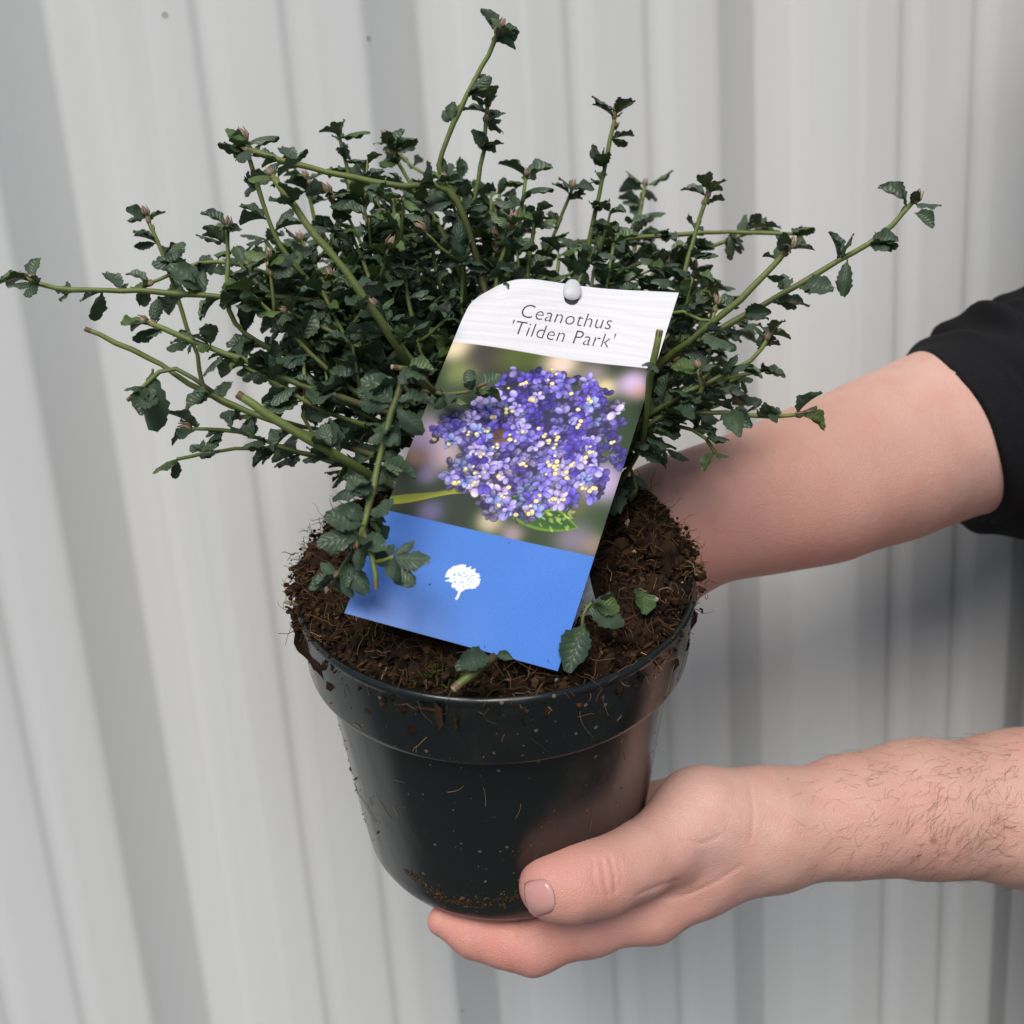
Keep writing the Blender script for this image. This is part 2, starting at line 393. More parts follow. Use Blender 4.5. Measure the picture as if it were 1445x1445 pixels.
def pot_dirt():
    mb = MB()
    base = np.array([(1, 0, 0), (-1, 0, 0), (0, 1, 0), (0, -1, 0), (0, 0, 1), (0, 0, -1)], float)
    of = [[0, 2, 4], [2, 1, 4], [1, 3, 4], [3, 0, 4], [2, 0, 5], [1, 2, 5], [3, 1, 5], [0, 3, 5]]
    zr = [(-.003, .0862), (-.029, .0852), (-.0325, .0783), (-.075, .0745), (-.110, .0712), (-.130, .0690)]
    def rad(z): return np.interp(-z, [-a for a, _ in zr], [r for _, r in zr])
    def crumb(th, z, s, c, flat=.5):
        r = rad(z) + s * .2; p = L2W(r * math.cos(th), r * math.sin(th), z); q, _ = np.linalg.qr(rng.normal(size=(3, 3)))
        mb.add(p + (base * s * rng.uniform(.4, 1.3, (6, 3))) @ q, of, c)
    for i in range(420):
        th, z = rng.uniform(-math.pi, .3), rng.uniform(-.13, -.004)
        crumb(th, z, rng.lognormal(math.log(.00022), .55), np.array([.16, .10, .055]) * rng.uniform(.3, 1.8))
    for i in range(620):       # the smear of mud near the foot
        t = rng.uniform(0, 1); th = math.radians(-128 + 58 * t) + rng.normal() * .03
        z = -.119 - .006 * math.sin(t * 5) + rng.normal() * .0020 * (.5 + abs(math.sin(t * 9))) - .005 * t
        crumb(th, z, rng.lognormal(math.log(.00034), .55), np.array([.075, .042, .020]) * rng.uniform(.4, 1.5))
    for i in range(150):       # left flank
        th = math.radians(rng.normal(-172, 9)); z = rng.uniform(-.125, -.034)
        crumb(th, z, rng.lognormal(math.log(.0005), .5), np.array([.06, .035, .018]) * rng.uniform(.5, 1.5))
    for i in range(34):        # fallen fibres hanging over the rim
        th = math.radians(rng.normal(-90, 45)); z = rng.uniform(-.035, .002) if i < 22 else rng.uniform(-.12, -.03); n = 7; L = rng.uniform(.003, .012)
        pts = []; dth, dz = rng.normal() * .25, rng.normal() * .5 - .3; q = math.hypot(dth, dz)
        for k in range(n):
            pts.append(L2W((rad(min(z, -.003)) + .0004) * math.cos(th), (rad(min(z, -.003)) + .0004) * math.sin(th), z))
            th += dth / q * L / n / .08; z += dz / q * L / n; dth += rng.normal() * .1; dz += rng.normal() * .12
        vv, ff = tube(pts, .00012, 3, False); mb.add(vv, ff, np.array([.24, .16, .08]) * rng.uniform(.3, 1.3))
    o = mb.build('dirt_specks', M_CRUMB, pot, False); tag(o, kind='stuff')
pot_dirt()

# ------------------------------------------------------------------ shrub
def leaf_mesh(name, mat, wid, curl, droop, twist, seed):
    r = np.random.default_rng(seed); rows, cols = 15, 5; v = []; uv = []
    for i in range(rows):
        t = i / (rows - 1)
        hw = wid * (math.sin(math.pi * min(.965, max(0, (t - .10) / .90) ** 1.08)) ** .58 if t > .10 else 0) * .5
        hw = max(hw, .022 if t < .5 else .004)
        tooth = 1 + ((.075 if i % 2 else -.05) + r.normal() * .035) * (1 if .12 < t < .96 else 0)
        for j in range(cols):
            s = (j - 2) / 2
            x = s * hw * (tooth if abs(s) > .9 else 1)
            y = t - .035 * abs(s) * (1 if i % 2 else 0) * (t > .12)
            z = -droop * t * t + .10 * t + curl * (abs(s) ** 2) * hw * 2.0 + .075 * math.sin(i * 1.15 + j * 2 + seed) * abs(s) * wid
            z += twist * s * hw * t
            v.append((x, y, z)); uv.append((s, t))
    f = [[i * cols + j, i * cols + j + 1, (i + 1) * cols + j + 1, (i + 1) * cols + j] for i in range(rows - 1) for j in range(cols - 1)]
    return np.array(v), f, np.array(uv), mat
LEAFV = [leaf_mesh('leaf', 0, w_, c_, d_, t_, s_) for s_, (w_, c_, d_, t_) in enumerate([(.58, .35, .25, .2), (.52, -.35, .40, -.3), (.66, .25, .12, .1), (.46, -.5, .5, .5), (.60, .5, .3, -.2), (.54, -.2, .08, .3)])]
leaf_data = {}
def leaf_me(var, mk):
    if (var, mk) not in leaf_data:
        v, f, uv, _ = LEAFV[var]
        o = mesh_obj('leaf', v, f, M_YOUNG if mk else M_LEAF, None, True, np.zeros((len(v), 3)), uv)
        leaf_data[(var, mk)] = o.data; bpy.data.objects.remove(o)
    return leaf_data[(var, mk)]
SB = L2W(.004, .012, .004)
shrub = empty('flowering_shrub', SB)
tag(shrub, 'bushy evergreen shrub with small dark glossy leaves, planted in the pot', 'shrub')
leaves = []       # (matrix 3x3, base, length, variant, young, branch)
buds = []
branches = []
def frame(d, n):
    y = unit(d); z = unit(n - y * (np.asarray(n) @ y)); return np.stack([np.cross(y, z), y, z], 1)
UPV = np.array([0, 0, 1.0])
def add_leaf(p, d, br, L, young=0, nhint=None):
    n = UPV * 1.0 + rng.normal(size=3) * .32 + np.array([-.03, -.10, 0]) if nhint is None else nhint
    d = np.array(d, float); d[2] *= .6
    if abs(unit(d) @ unit(n)) > .93: n = n + np.array([.3, -.8, .1])
    leaves.append((frame(d, n), np.asarray(p), L, int(rng.integers(0, 6)), young, br))
def add_bud(p, d, br, L): buds.append((np.asarray(p), unit(d), L, br))
def branch(pts, r0, r1, tip='bud', dens=1.0, leafL=.0146, start=.12, cut=False, old=.0, bare=0.0, front=False, bare_tip=2.0):
    """pts run from the base of the branch to its tip, world space"""
    pts = np.asarray(pts, float); L = np.linalg.norm(np.diff(pts, axis=0), axis=1).sum(); n = max(6, int(L / .006))
    path = catmull(pts, n)
    path[1:-1] += rng.normal(size=(n - 2, 3)) * .00018
    if not front: path = clear_card(path)
    rad = np.linspace(r0, r1, n) * (1 + .06 * np.sin(np.arange(n) * 1.1) + rng.normal(size=n) * .03)
    T = np.gradient(path, axis=0); T /= np.linalg.norm(T, axis=1)[:, None] + 1e-12
    bi = len(branches)
    t = np.linspace(0, 1, n)
    oldc, grn, tipc = np.array([.055, .045, .022]), np.array([.085, .115, .028]), np.array([.145, .185, .045])
    k = np.clip(t * 1.25 + .1 - old, 0, 1)[:, None]
    colr = np.where(k < .5, oldc + (grn - oldc) * k * 2, grn + (tipc - grn) * (k - .5) * 2)
    branches.append((path, rad, np.repeat(colr, 6, axis=0), cut))
    s = np.linspace(0, L, n)
    pos = L * start + rng.uniform(0, .005); a = rng.uniform(0, 6.28)
    while pos < L - .002:
        f = pos / L; i = int(f * (n - 1)); p = path[i]; d = T[i]; a += 2.4 + rng.normal() * .3
        ref = np.cross(d, [.2, .5, .84]); ref = unit(ref); rb = np.cross(d, ref)
        rd = math.cos(a) * ref + math.sin(a) * rb
        if rng.random() < dens and bare < f < bare_tip:
            sz = leafL * rng.uniform(.75, 1.2) * (1 - .30 * max(0, f - .7) / .3)
            add_leaf(p + rd * rad[i] * .8, d * rng.uniform(.25, .8) + rd + UPV * rng.uniform(-.35, .25), bi, sz)
            for q in range(rng.integers(1, 4)):       # small axillary leaves
                r2 = unit(rd + rng.normal(size=3) * .55)
                add_leaf(p + rd * rad[i] * .6, d * .7 + r2 * .8 + UPV * .2, bi, leafL * rng.uniform(.45, .85), int(rng.random() < .16))
        pos += rng.uniform(.0068, .0115)
    if cut: return bi
    e, d = path[-1], T[-1]
    for q in range(4 if tip != 'none' else 2):
        aa = q * 1.8 + rng.uniform(0, 1); ref = unit(np.cross(d, [.2, .5, .84])); rb = np.cross(d, ref)
        rd = math.cos(aa) * ref + math.sin(aa) * rb
        add_leaf(e - d * .001 * q, d * rng.uniform(.2, .9) + rd * .9 + UPV * .1, bi, leafL * rng.uniform(.55, .95), int(rng.random() < .35))
    if tip == 'bud':
        for q in range(rng.integers(1, 4)):
            add_bud(e - d * .0035 * q, d + rng.normal(size=3) * (.35 if q else .1) + UPV * .2, bi, rng.uniform(.0035, .0058) * (1 if q == 0 else .75))
    return bi
CARD_PX = np.array([(486, 865), (787, 947), (957, 415), (678, 388)], float)
def in_card(x, y, grow=10):
    c = CARD_PX.mean(0); s = []
    for i in range(4):
        a, b = CARD_PX[i], CARD_PX[(i + 1) % 4]; e = b - a; s.append((e[0] * (y - a[1]) - e[1] * (x - a[0])) / np.hypot(*e))
    s = np.array(s); s = s if s.mean() > 0 else -s
    return bool((s > -grow).all())
def card_depth(y): return .365 + .0557 * np.clip((906 - y) / 505, 0, 1)
def clear_card(path):                 # stems that pass under the card keep behind it
    q = proj(path); need = np.zeros(len(path))
    for i in range(len(path)):
        if in_card(q[i, 0], q[i, 1], 14): need[i] = max(0, card_depth(q[i, 1]) + .016 - q[i, 2])
    if need.max() <= 0: return path
    sm = need.copy()
    for it in range(6): sm = np.maximum(need, np.convolve(np.pad(sm, 2, mode='edge'), [.1, .2, .4, .2, .1], 'valid'))
    return CAM + (path - CAM) * ((q[:, 2] + sm) / q[:, 2])[:, None]
def PX(*q): return [P(*a) for a in q]
D0 = .44
BASE = P(715, 690, .437)
def lead(d=.46): return P(710 + rng.uniform(-25, 25), 620 + rng.uniform(-20, 20), d)
MM = .001
spec = [  # base -> tip, (px, py, depth), radii mm, options
 # tall leader and its neighbour
 ([(712, 640, .45), (700, 470, .45), (682, 395, .445), (650, 290, .44), (620, 232, .435), (660, 132, .43), (688, 80, .428), (706, 38, .426)], 2.0, 1.2, dict(dens=.55, start=.45)),
 ([(680, 520, .455), (655, 400, .45), (664, 310, .45), (680, 225, .445), (688, 150, .443)], 1.6, 1.1, dict(dens=.75, start=.45)),
 ([(760, 560, .47), (815, 420, .47), (838, 310, .465), (856, 225, .46), (869, 158, .457)], 1.7, 1.1, dict(dens=.75, start=.35)),
 ([(800, 520, .52), (880, 400, .53), (900, 320, .54), (910, 262, .545)], 1.6, 1.2, dict(dens=.9, leafL=.019)),
 ([(830, 600, .46), (930, 470, .455), (962, 395, .45), (982, 325, .45), (1000, 268, .447)], 1.7, 1.1, dict(dens=.8)),
 # long right hand shoots
 ([(800, 610, .44), (930, 515, .43), (1060, 440, .425), (1160, 382, .42), (1245, 330, .417), (1288, 285, .414)], 2.0, 1.2, dict(dens=.62, start=.3)),
 ([(810, 620, .41), (925, 520, .40), (1000, 460, .398), (1060, 408, .395), (1112, 350, .392)], 2.2, 1.4, dict(dens=.6, start=.4)),
 ([(690, 480, .49), (760, 360, .49), (880, 338, .488), (1020, 328, .48), (1125, 330, .475)], 1.7, 1.0, dict(dens=.8)),
 ([(760, 520, .50), (830, 420, .50), (900, 372, .50), (990, 352, .495), (1075, 322, .49)], 1.5, 1.0, dict(dens=.8)),
 # right, low
 ([(830, 660, .43), (930, 592, .42), (1010, 583, .415), (1080, 588, .412), (1135, 584, .41)], 1.6, 1.0, dict(dens=.65)),
 ([(840, 640, .42), (940, 570, .41), (1010, 535, .408), (1062, 505, .406), (1088, 470, .404)], 1.6, 1.0, dict(dens=.95)),
 ([(860, 650, .45), (940, 560, .45), (1030, 533, .45), (1092, 519, .45)], 1.4, 1.2, dict(dens=.5, cut=True)),
 ([(850, 670, .43), (930, 605, .425), (985, 610, .42), (1010, 640, .418)], 1.4, .9, dict(dens=.7, tip='none')),
 ([(850, 660, .425), (930, 590, .415), (990, 560, .408), (985, 520, .404)], 1.5, 1.0, dict(dens=1, leafL=.016)),
 ([(845, 690, .45), (885, 655, .445), (898, 690, .44)], 1.2, .8, dict(dens=1.0, tip='none')),
 ([(850, 715, .45), (895, 650, .43), (912, 590, .405), (918, 530, .392), (931, 466, .385)], 1.5, 1.5, dict(dens=.45, cut=True, front=True)),
 ([(850, 610, .45), (900, 500, .44), (950, 440, .435), (1000, 455, .43), (1010, 430, .43)], 1.4, .9, dict(dens=1)),
 # left hand shoots
 ([(690, 600, .43), (560, 470, .425), (440, 425, .42), (330, 420, .415), (200, 411, .41), (90, 408, .405), (38, 393, .403)], 2.0, 1.2, dict(dens=.72, start=.3)),
 ([(680, 690, .42), (520, 640, .41), (400, 600, .40), (290, 553, .395), (205, 502, .39), (120, 464, .385)], 1.9, 1.2, dict(dens=.62, start=.25, cut=True, bare_tip=.84)),
 ([(640, 640, .46), (420, 600, .46), (300, 560, .455), (278, 500, .45), (250, 420, .445), (226, 350, .44), (206, 305, .438)], 1.5, 1.0, dict(dens=.8)),
 ([(560, 560, .43), (400, 500, .42), (330, 455, .415), (322, 400, .41), (321, 320, .408)], 1.5, 1.1, dict(dens=.85)),
 ([(620, 560, .43), (470, 430, .42), (398, 350, .415), (372, 290, .412), (345, 198, .41)], 1.6, 1.1, dict(dens=.75)),
 ([(690, 430, .425), (640, 278, .42), (560, 262, .415), (450, 240, .41), (352, 212, .405)], 1.9, 1.3, dict(dens=.6, start=.3)),
 ([(690, 680, .40), (600, 552, .385), (560, 490, .38), (500, 400, .376), (440, 325, .373), (384, 248, .37)], 2.3, 1.5, dict(dens=.38, start=.2)),
 ([(640, 610, .41), (430, 545, .40), (350, 510, .396), (280, 485, .393), (208, 455, .39)], 1.9, 1.3, dict(dens=.9)),
 ([(660, 720, .40), (560, 690, .385), (480, 645, .378), (400, 600, .373), (335, 556, .37)], 2.4, 2.0, dict(dens=.5, cut=True)),
 ([(640, 690, .43), (500, 660, .43), (400, 635, .43), (320, 635, .43), (250, 648, .43)], 1.3, .9, dict(dens=.7, tip='none', leafL=.014)),
 ([(600, 670, .42), (430, 640, .415), (340, 610, .41), (270, 605, .405)], 1.3, .9, dict(dens=.9)),
 ([(560, 640, .42), (440, 610, .41), (432, 560, .405), (428, 512, .403)], 1.3, .9, dict(dens=.4, cut=True)),
 ([(640, 680, .45), (560, 600, .45), (480, 500, .45), (400, 400, .445), (300, 370, .44), (205, 402, .435)], 1.5, 1.0, dict(dens=.7)),
 ([(300, 553, .39), (240, 520, .388), (180, 565, .386)], 1.1, 1.0, dict(dens=.8, cut=True)),
 # top tips
 ([(690, 560, .47), (560, 380, .46), (500, 270, .455), (478, 190, .452)], 1.6, 1.0, dict(dens=.85)),
 ([(690, 540, .48), (640, 360, .47), (580, 260, .465), (546, 200, .462)], 1.6, 1.0, dict(dens=.85)),
 ([(680, 570, .49), (520, 420, .49), (450, 320, .485), (432, 252, .48)], 1.6, 1.0, dict(dens=.8)),
 ([(710, 520, .47), (715, 370, .46), (735, 300, .455), (742, 250, .452)], 1.5, .9, dict(dens=.9)),
 ([(720, 540, .48), (760, 390, .48), (790, 310, .475), (808, 265, .47)], 1.5, .9, dict(dens=.9)),
 ([(710, 480, .44), (700, 400, .432), (712, 350, .43), (724, 315, .428)], 1.4, 1.0, dict(dens=.9)),
 ([(690, 540, .44), (630, 430, .432), (610, 350, .43), (600, 285, .428)], 1.4, 1.0, dict(dens=.95)),
 ([(640, 600, .42), (520, 500, .41), (430, 450, .405), (405, 440, .40)], 1.4, 1.0, dict(dens=.9, leafL=.015)),
 ([(730, 600, .46), (700, 300, .50), (590, 240, .52), (560, 215, .52)], 1.5, .9, dict(dens=.8)),
 # front stem hanging by the card, and the sprigs that lie over it
 ([(572, 520, .366), (556, 570, .36), (538, 640, .352), (524, 700, .348), (508, 760, .345)], 1.5, 1.2, dict(dens=.95, leafL=.0135, start=.05, front=True)),
 ([(512, 740, .347), (525, 785, .342), (531, 830, .340)], 1.1, 1.0, dict(dens=.25, cut=True, front=True)),
 ([(524, 795, .342), (545, 790, .339), (556, 786, .337)], .9, .8, dict(dens=0, tip='none', start=.9, front=True)),
 ([(500, 770, .352), (485, 800, .354), (470, 818, .356)], .9, .7, dict(dens=.8, leafL=.011, front=True)),
 ([(596, 552, .392), (640, 556, .388), (675, 550, .384)], 1.0, .8, dict(dens=.7, leafL=.0125, front=True)),
 ([(620, 560, .395), (580, 524, .372), (553, 518, .366)], 1.4, 1.3, dict(dens=.2, cut=True, front=True)),
 ([(700, 925, .352), (668, 950, .349), (640, 973, .346)][::1], 1.7, 1.8, dict(dens=0, cut=True, front=True)),
 ([(825, 905, .372), (822, 870, .372), (835, 850, .373)], .9, .7, dict(dens=0, tip='none', start=.9, front=True)),
]
FRONT = set()
for pts, r0, r1, kw in spec:
    if kw.get('front'): FRONT.add(len(branches))
    old = .25 if pts[0][0] > 600 and pts[0][1] > 480 else .05
    branch(PX(*pts), r0 * .9 * MM, r1 * .92 * MM, old=old, **kw)
NB_TRACED = len(branches)
# a few leaves that the photograph shows plainly
def px_leaf(base, tipp, L=None, br=0, young=0, n=None):
    a, b = P(*base), P(*tipp)
    leaves.append((frame(b - a, np.array(n if n is not None else (-.1, -.75, .65))), a, float(np.linalg.norm(b - a)) if L is None else L, int(rng.integers(0, 6)), young, br))
iS = [i for i in range(NB_TRACED)]
ihang = NB_TRACED - 8
iover, isoil, istub = NB_TRACED - 6, NB_TRACED - 1, NB_TRACED - 2
for bs, tp in (((552, 790, .337), (607, 790, .333)), ((550, 792, .337), (578, 828, .333)), ((552, 786, .337), (578, 760, .336)), ((548, 786, .338), (556, 768, .338))):
    px_leaf(bs, tp, br=iover)
px_leaf((822, 852, .374), (882, 868, .370), br=isoil, n=(0, -.6, .8)); px_leaf((826, 880, .372), (800, 945, .364), br=isoil); px_leaf((822, 880, .372), (818, 915, .368), br=isoil, young=1)
px_leaf((694, 926, .352), (645, 940, .345), br=istub); px_leaf((700, 924, .352), (722, 928, .350), br=istub)
px_leaf((572, 884, .366), (556, 900, .363), br=istub)
px_leaf((215, 520, .388), (196, 598, .384), br=18, n=(-.2, -.9, .2))
px_leaf((640, 555, .387), (612, 566, .384), br=NB_TRACED - 4); px_leaf((672, 552, .384), (708, 530, .381), br=NB_TRACED - 4); px_leaf((668, 552, .384), (660, 520, .386), br=NB_TRACED - 4)
px_leaf((1196, 365, .418), (1192, 408, .414), br=5); px_leaf((1290, 300, .414), (1318, 318, .41), br=5); px_leaf((1280, 285, .414), (1243, 260, .414), br=5)
px_leaf((348, 205, .41), (322, 180, .405), br=21, young=1, n=(.2, -.9, .3))
# broad leaves on the stem that hangs beside the card
for bs, tp, nn in (((512, 752, .345), (447, 768, .342), None), ((514, 742, .345), (458, 728, .343), None), ((516, 735, .346), (480, 712, .345), None), ((520, 728, .346), (556, 706, .341), None), ((520, 705, .348), (492, 672, .35), None), ((522, 690, .349), (540, 655, .350), None),
                   ((510, 760, .345), (545, 775, .340), None), ((508, 765, .345), (500, 800, .342), None), ((470, 818, .356), (437, 830, .354), None), ((475, 815, .356), (452, 792, .357), None), ((480, 812, .356), (492, 838, .352), None),
                   ((553, 575, .360), (510, 560, .358), None), ((556, 570, .360), (512, 532, .362), None), ((558, 568, .360), (612, 562, .362), (-.1, -.5, .9)), ((556, 575, .360), (598, 604, .358), None), ((545, 610, .356), (520, 625, .355), None), ((538, 640, .353), (565, 650, .352), None)):
    px_leaf(bs, tp, br=ihang, n=nn)
# inner growth: many leafy shoots that fill the crown
def inside_crown(px, py):
    top = np.interp(px, [330, 420, 520, 620, 720, 830, 930, 1010, 1090], [330, 255, 235, 240, 275, 290, 320, 400, 480])
    bot = np.interp(px, [330, 420, 520, 620, 720, 830, 930, 1010, 1090], [560, 610, 620, 660, 660, 650, 610, 590, 560])
    return top, bot
nfill = 0
while nfill < 104:
    px = rng.uniform(330, 1060); t_, b_ = inside_crown(px, 0)
    py = t_ + (b_ - t_) * rng.beta(1.0, 1.7)
    if rng.random() > np.interp(px, [330, 480, 650, 850, 950, 1060], [.45, 1, 1, .9, .8, .5]): continue
    dz = rng.uniform(.395, .535)
    if 560 < px < 950 and py > 470: dz = rng.uniform(.44, .54)
    if py < 400 and dz < .41: dz += .03
    side = (px - 700) / 350
    a = P(700 + side * 60 + rng.uniform(-30, 30), 640 + rng.uniform(-40, 20), .44 + (dz - .44) * .4)
    mid = P(700 + (px - 700) * .62 + rng.uniform(-25, 25), 640 + (py - 640) * .42 + rng.uniform(-15, 15), .44 + (dz - .44) * .8)
    branch([a, mid, P(px, py, dz)], rng.uniform(1.1, 1.6) * MM, rng.uniform(.7, 1.0) * MM, tip='bud' if rng.random() < .35 else 'none', dens=.85, leafL=rng.uniform(.013, .0165), start=.30, old=.3)
    nfill += 1
# short side sprigs on the inner growth
for i in range(NB_TRACED, len(branches)):
    path = branches[i][0]
    for q in range(2):
        k = int(rng.uniform(.45, .95) * (len(path) - 1)); p = path[k]; d = unit(path[min(k + 1, len(path) - 1)] - path[k - 1] + rng.normal(size=3) * .006)
        dd = unit(d * .4 + rng.normal(size=3) * .5 + np.array([0, -.1, .5]))
        branch([p, p + dd * .009, p + dd * .02 + UPV * .003], .8 * MM, .6 * MM, tip='bud' if rng.random() < .2 else 'none', dens=1, leafL=.0135, start=.2, old=0)
# main stump: several woody stems rising out of the soil
stem = MB()
for i in range(7):
    a_ = i * .9; p0 = L2W(.004 + .008 * math.cos(a_), .012 + .008 * math.sin(a_), -.006); tgt = P(700 + rng.uniform(-70, 80), 620 + rng.uniform(-20, 20), .44 + .03 * math.sin(a_))
    path = catmull([p0, (p0 + tgt) / 2 + rng.normal(size=3) * .004, tgt], 14); v_, f_ = tube(path, np.linspace(.0034, .0019, 14), 8); stem.add(v_, f_, (.05, .038, .02))
stem.build('woody_base', M_STEM, shrub)
ctr = np.array([b + f[:, 1] * L * .5 for f, b, L, *_ in leaves]); pr = proj(ctr)
keep = np.ones(len(leaves), bool)
for i, (x, y, d) in enumerate(pr):            # nothing may cut through the card, inner growth stays behind it
    f, b, L, *_ = leaves[i]
    e = proj(np.array([b, b + f[:, 1] * L, b + f[:, 1] * L * .5]))
    for q in e:
        if in_card(q[0], q[1], 4):
            dc = card_depth(q[1])
            if abs(q[2] - dc) < (.0022 if leaves[i][5] in FRONT else .005): keep[i] = False
            if q[2] < dc and leaves[i][5] not in FRONT: keep[i] = False
    if d < .325: keep[i] = False
leaves = [l for l, k in zip(leaves, keep) if k]; pr = pr[keep]
score = np.zeros(len(leaves))
for i, (f, b, L, var, yg, br) in enumerate(leaves):
    view = unit(b - CAM); area = (L * F / pr[i, 2]) ** 2 * (abs(f[:, 2] @ view) + .12)
    near = (np.abs(pr[:, 0] - pr[i, 0]) < 13) & (np.abs(pr[:, 1] - pr[i, 1]) < 13) & (pr[:, 2] < pr[i, 2] - .003)
    s = area * math.exp(-.55 * near.sum())
    if in_card(pr[i, 0], pr[i, 1], 0) and pr[i, 2] > card_depth(pr[i, 1]): s *= .01
    if not (0 < pr[i, 0] < 1445 and 0 < pr[i, 1] < 1445): s = 0
    score[i] = s
top = set(np.argsort(-score)[:300].tolist())
bobj = []
used = {leaves[i][5] for i in top} | {b[3] for b in buds}
for i, (path, rad, c, cut) in enumerate(branches):
    mb = MB(); v_, f_ = tube(path, rad, 6); mb.add(v_, f_, c)
    if cut:
        e = path[-1]; d = unit(path[-1] - path[-2]); v2, f2 = tube([e - d * .0002, e + d * .00025], [rad[-1] * .96, rad[-1] * .8], 6)
        mb.add(v2, f2, (.42, .34, .24)); v2, f2 = tube([e - d * .0022, e - d * .0001], [rad[-1] * 1.06, rad[-1] * 1.04], 6, False); mb.add(v2, f2, (.16, .085, .05))
    bobj.append(mb.build('branch', M_STEM, shrub))
fol, fy = MB(), MB()
sbv = Vector(SB)
for i, (f, b, L, var, yg, br) in enumerate(leaves):
    if i in top:
        o = bpy.data.objects.new('leaf', leaf_me(var, yg)); col.objects.link(o); o.parent = bobj[br]
        mm = Matrix([[*(f[r] * L), b[r] - SB[r]] for r in range(3)] + [[0, 0, 0, 1]]); o.matrix_local = mm
    else:
        v, ff, uv, _ = LEAFV[var]; (fy if yg else fol).add((v * L) @ f.T + b, ff, (rng.random(),) * 3, uv)
tag(fol.build('foliage', M_LEAF, shrub), kind='stuff')
tag(fy.build('young_foliage', M_YOUNG, shrub), kind='stuff')
for p, d, L, br in buds:
    mb = MB(); n = 7; t = np.linspace(0, 1, n); rr = L * .30 * np.sin(np.pi * np.clip(t * .93 + .07, 0, 1)) ** .8 * (1 - .35 * t) + .0002
    v_, f_ = tube(p + d * (t * L)[:, None] - d * .0004, rr, 7)
    cc = np.array([.13, .15, .045]) + (np.array([.29, .18, .145]) - np.array([.13, .15, .045])) * np.clip(t * 1.6 - .1, 0, 1)[:, None]
    mb.add(v_, f_, np.repeat(cc * rng.uniform(.75, 1.15), 7, axis=0))
    for q in range(3):                       # bud scales
        a_ = q * 2.1; ref = unit(np.cross(d, [.3, .4, .8])); rb = np.cross(d, ref); rd = math.cos(a_) * ref + math.sin(a_) * rb
        pts = [p + rd * L * .18, p + rd * L * .36 + d * L * .4, p + rd * L * .20 + d * L * 1.02]; v_, f_ = tube(pts, [L * .13, L * .12, L * .03], 5); mb.add(v_, f_, np.array([.22, .15, .085]) * rng.uniform(.7, 1.3))
    mb.build('bud', M_BUD, bobj[br])
fl = bpy.data.objects.new('fallen_leaf', leaf_me(2, 1).copy()); col.objects.link(fl)
a_, b_ = L2W(.0600, -.030, soil_h(.0600, -.030) + .006), L2W(.0585, -.048, soil_h(.0585, -.048) + .007)
fr = frame(b_ - a_, PA * .3 + np.array([.3, -1, .2])); LL = .0150
fl.matrix_world = Matrix([[*(fr[r] * LL), a_[r]] for r in range(3)] + [[0, 0, 0, 1]])
tag(fl, 'single pale green fallen leaf lying on the soil beside the rim', 'leaf')

# ------------------------------------------------------------------ plant label
LBL, LBR, LTR, LTL = P(486, 865, .365), P(787, 947, .365), P(957, 415, .4207), P(678, 388, .4207)
CW = (np.linalg.norm(LBR - LBL) + np.linalg.norm(LTR - LTL)) / 2; CH = (np.linalg.norm(LTL - LBL) + np.linalg.norm(LTR - LBR)) / 2
cn = unit(np.cross(LBR - LBL, LTL - LBL))           # towards the camera
if cn @ (CAM - LBL) < 0: cn = -cn
def card_pt(u, v, lift=0.0):
    u = np.asarray(u, float); v = np.asarray(v, float); x, y = u * CW, v * CH
    q = unit([-.62, .78]); t = (x - 0) * q[0] + (y - CH) * q[1] + .0205
    rc = .017; ca, cb = np.clip((rc - x) / rc, 0, 1), np.clip((y - CH + rc) / rc, 0, 1)          # rounded corner
    inc = (ca > 0) & (cb > 0); mx_ = np.maximum(ca, cb); hy = np.hypot(ca, cb) + 1e-9
    x = np.where(inc, rc - rc * mx_ * ca / hy, x); y = np.where(inc, CH - rc + rc * mx_ * cb / hy, y)
    q = unit([-.75, .66]); t = x * q[0] + (y - CH) * q[1] + .020
    rho = .022; t = np.maximum(t, 0)
    x2 = x - q[0] * t + q[0] * rho * np.sin(t / rho); y2 = y - q[1] * t + q[1] * rho * np.sin(t / rho)
    z = -rho * (1 - np.cos(t / rho)) + .0022 * np.sin(np.pi * v) * (1 - .3 * u) + .0012 * np.sin(2.2 * np.pi * u + .5) * v
    uu, vv = x2 / CW, y2 / CH
    p = (np.multiply.outer((1 - uu) * (1 - vv), LBL) + np.multiply.outer(uu * (1 - vv), LBR) + np.multiply.outer(uu * vv, LTR) + np.multiply.outer((1 - uu) * vv, LTL))
    return p + np.multiply.outer(z + lift, cn)
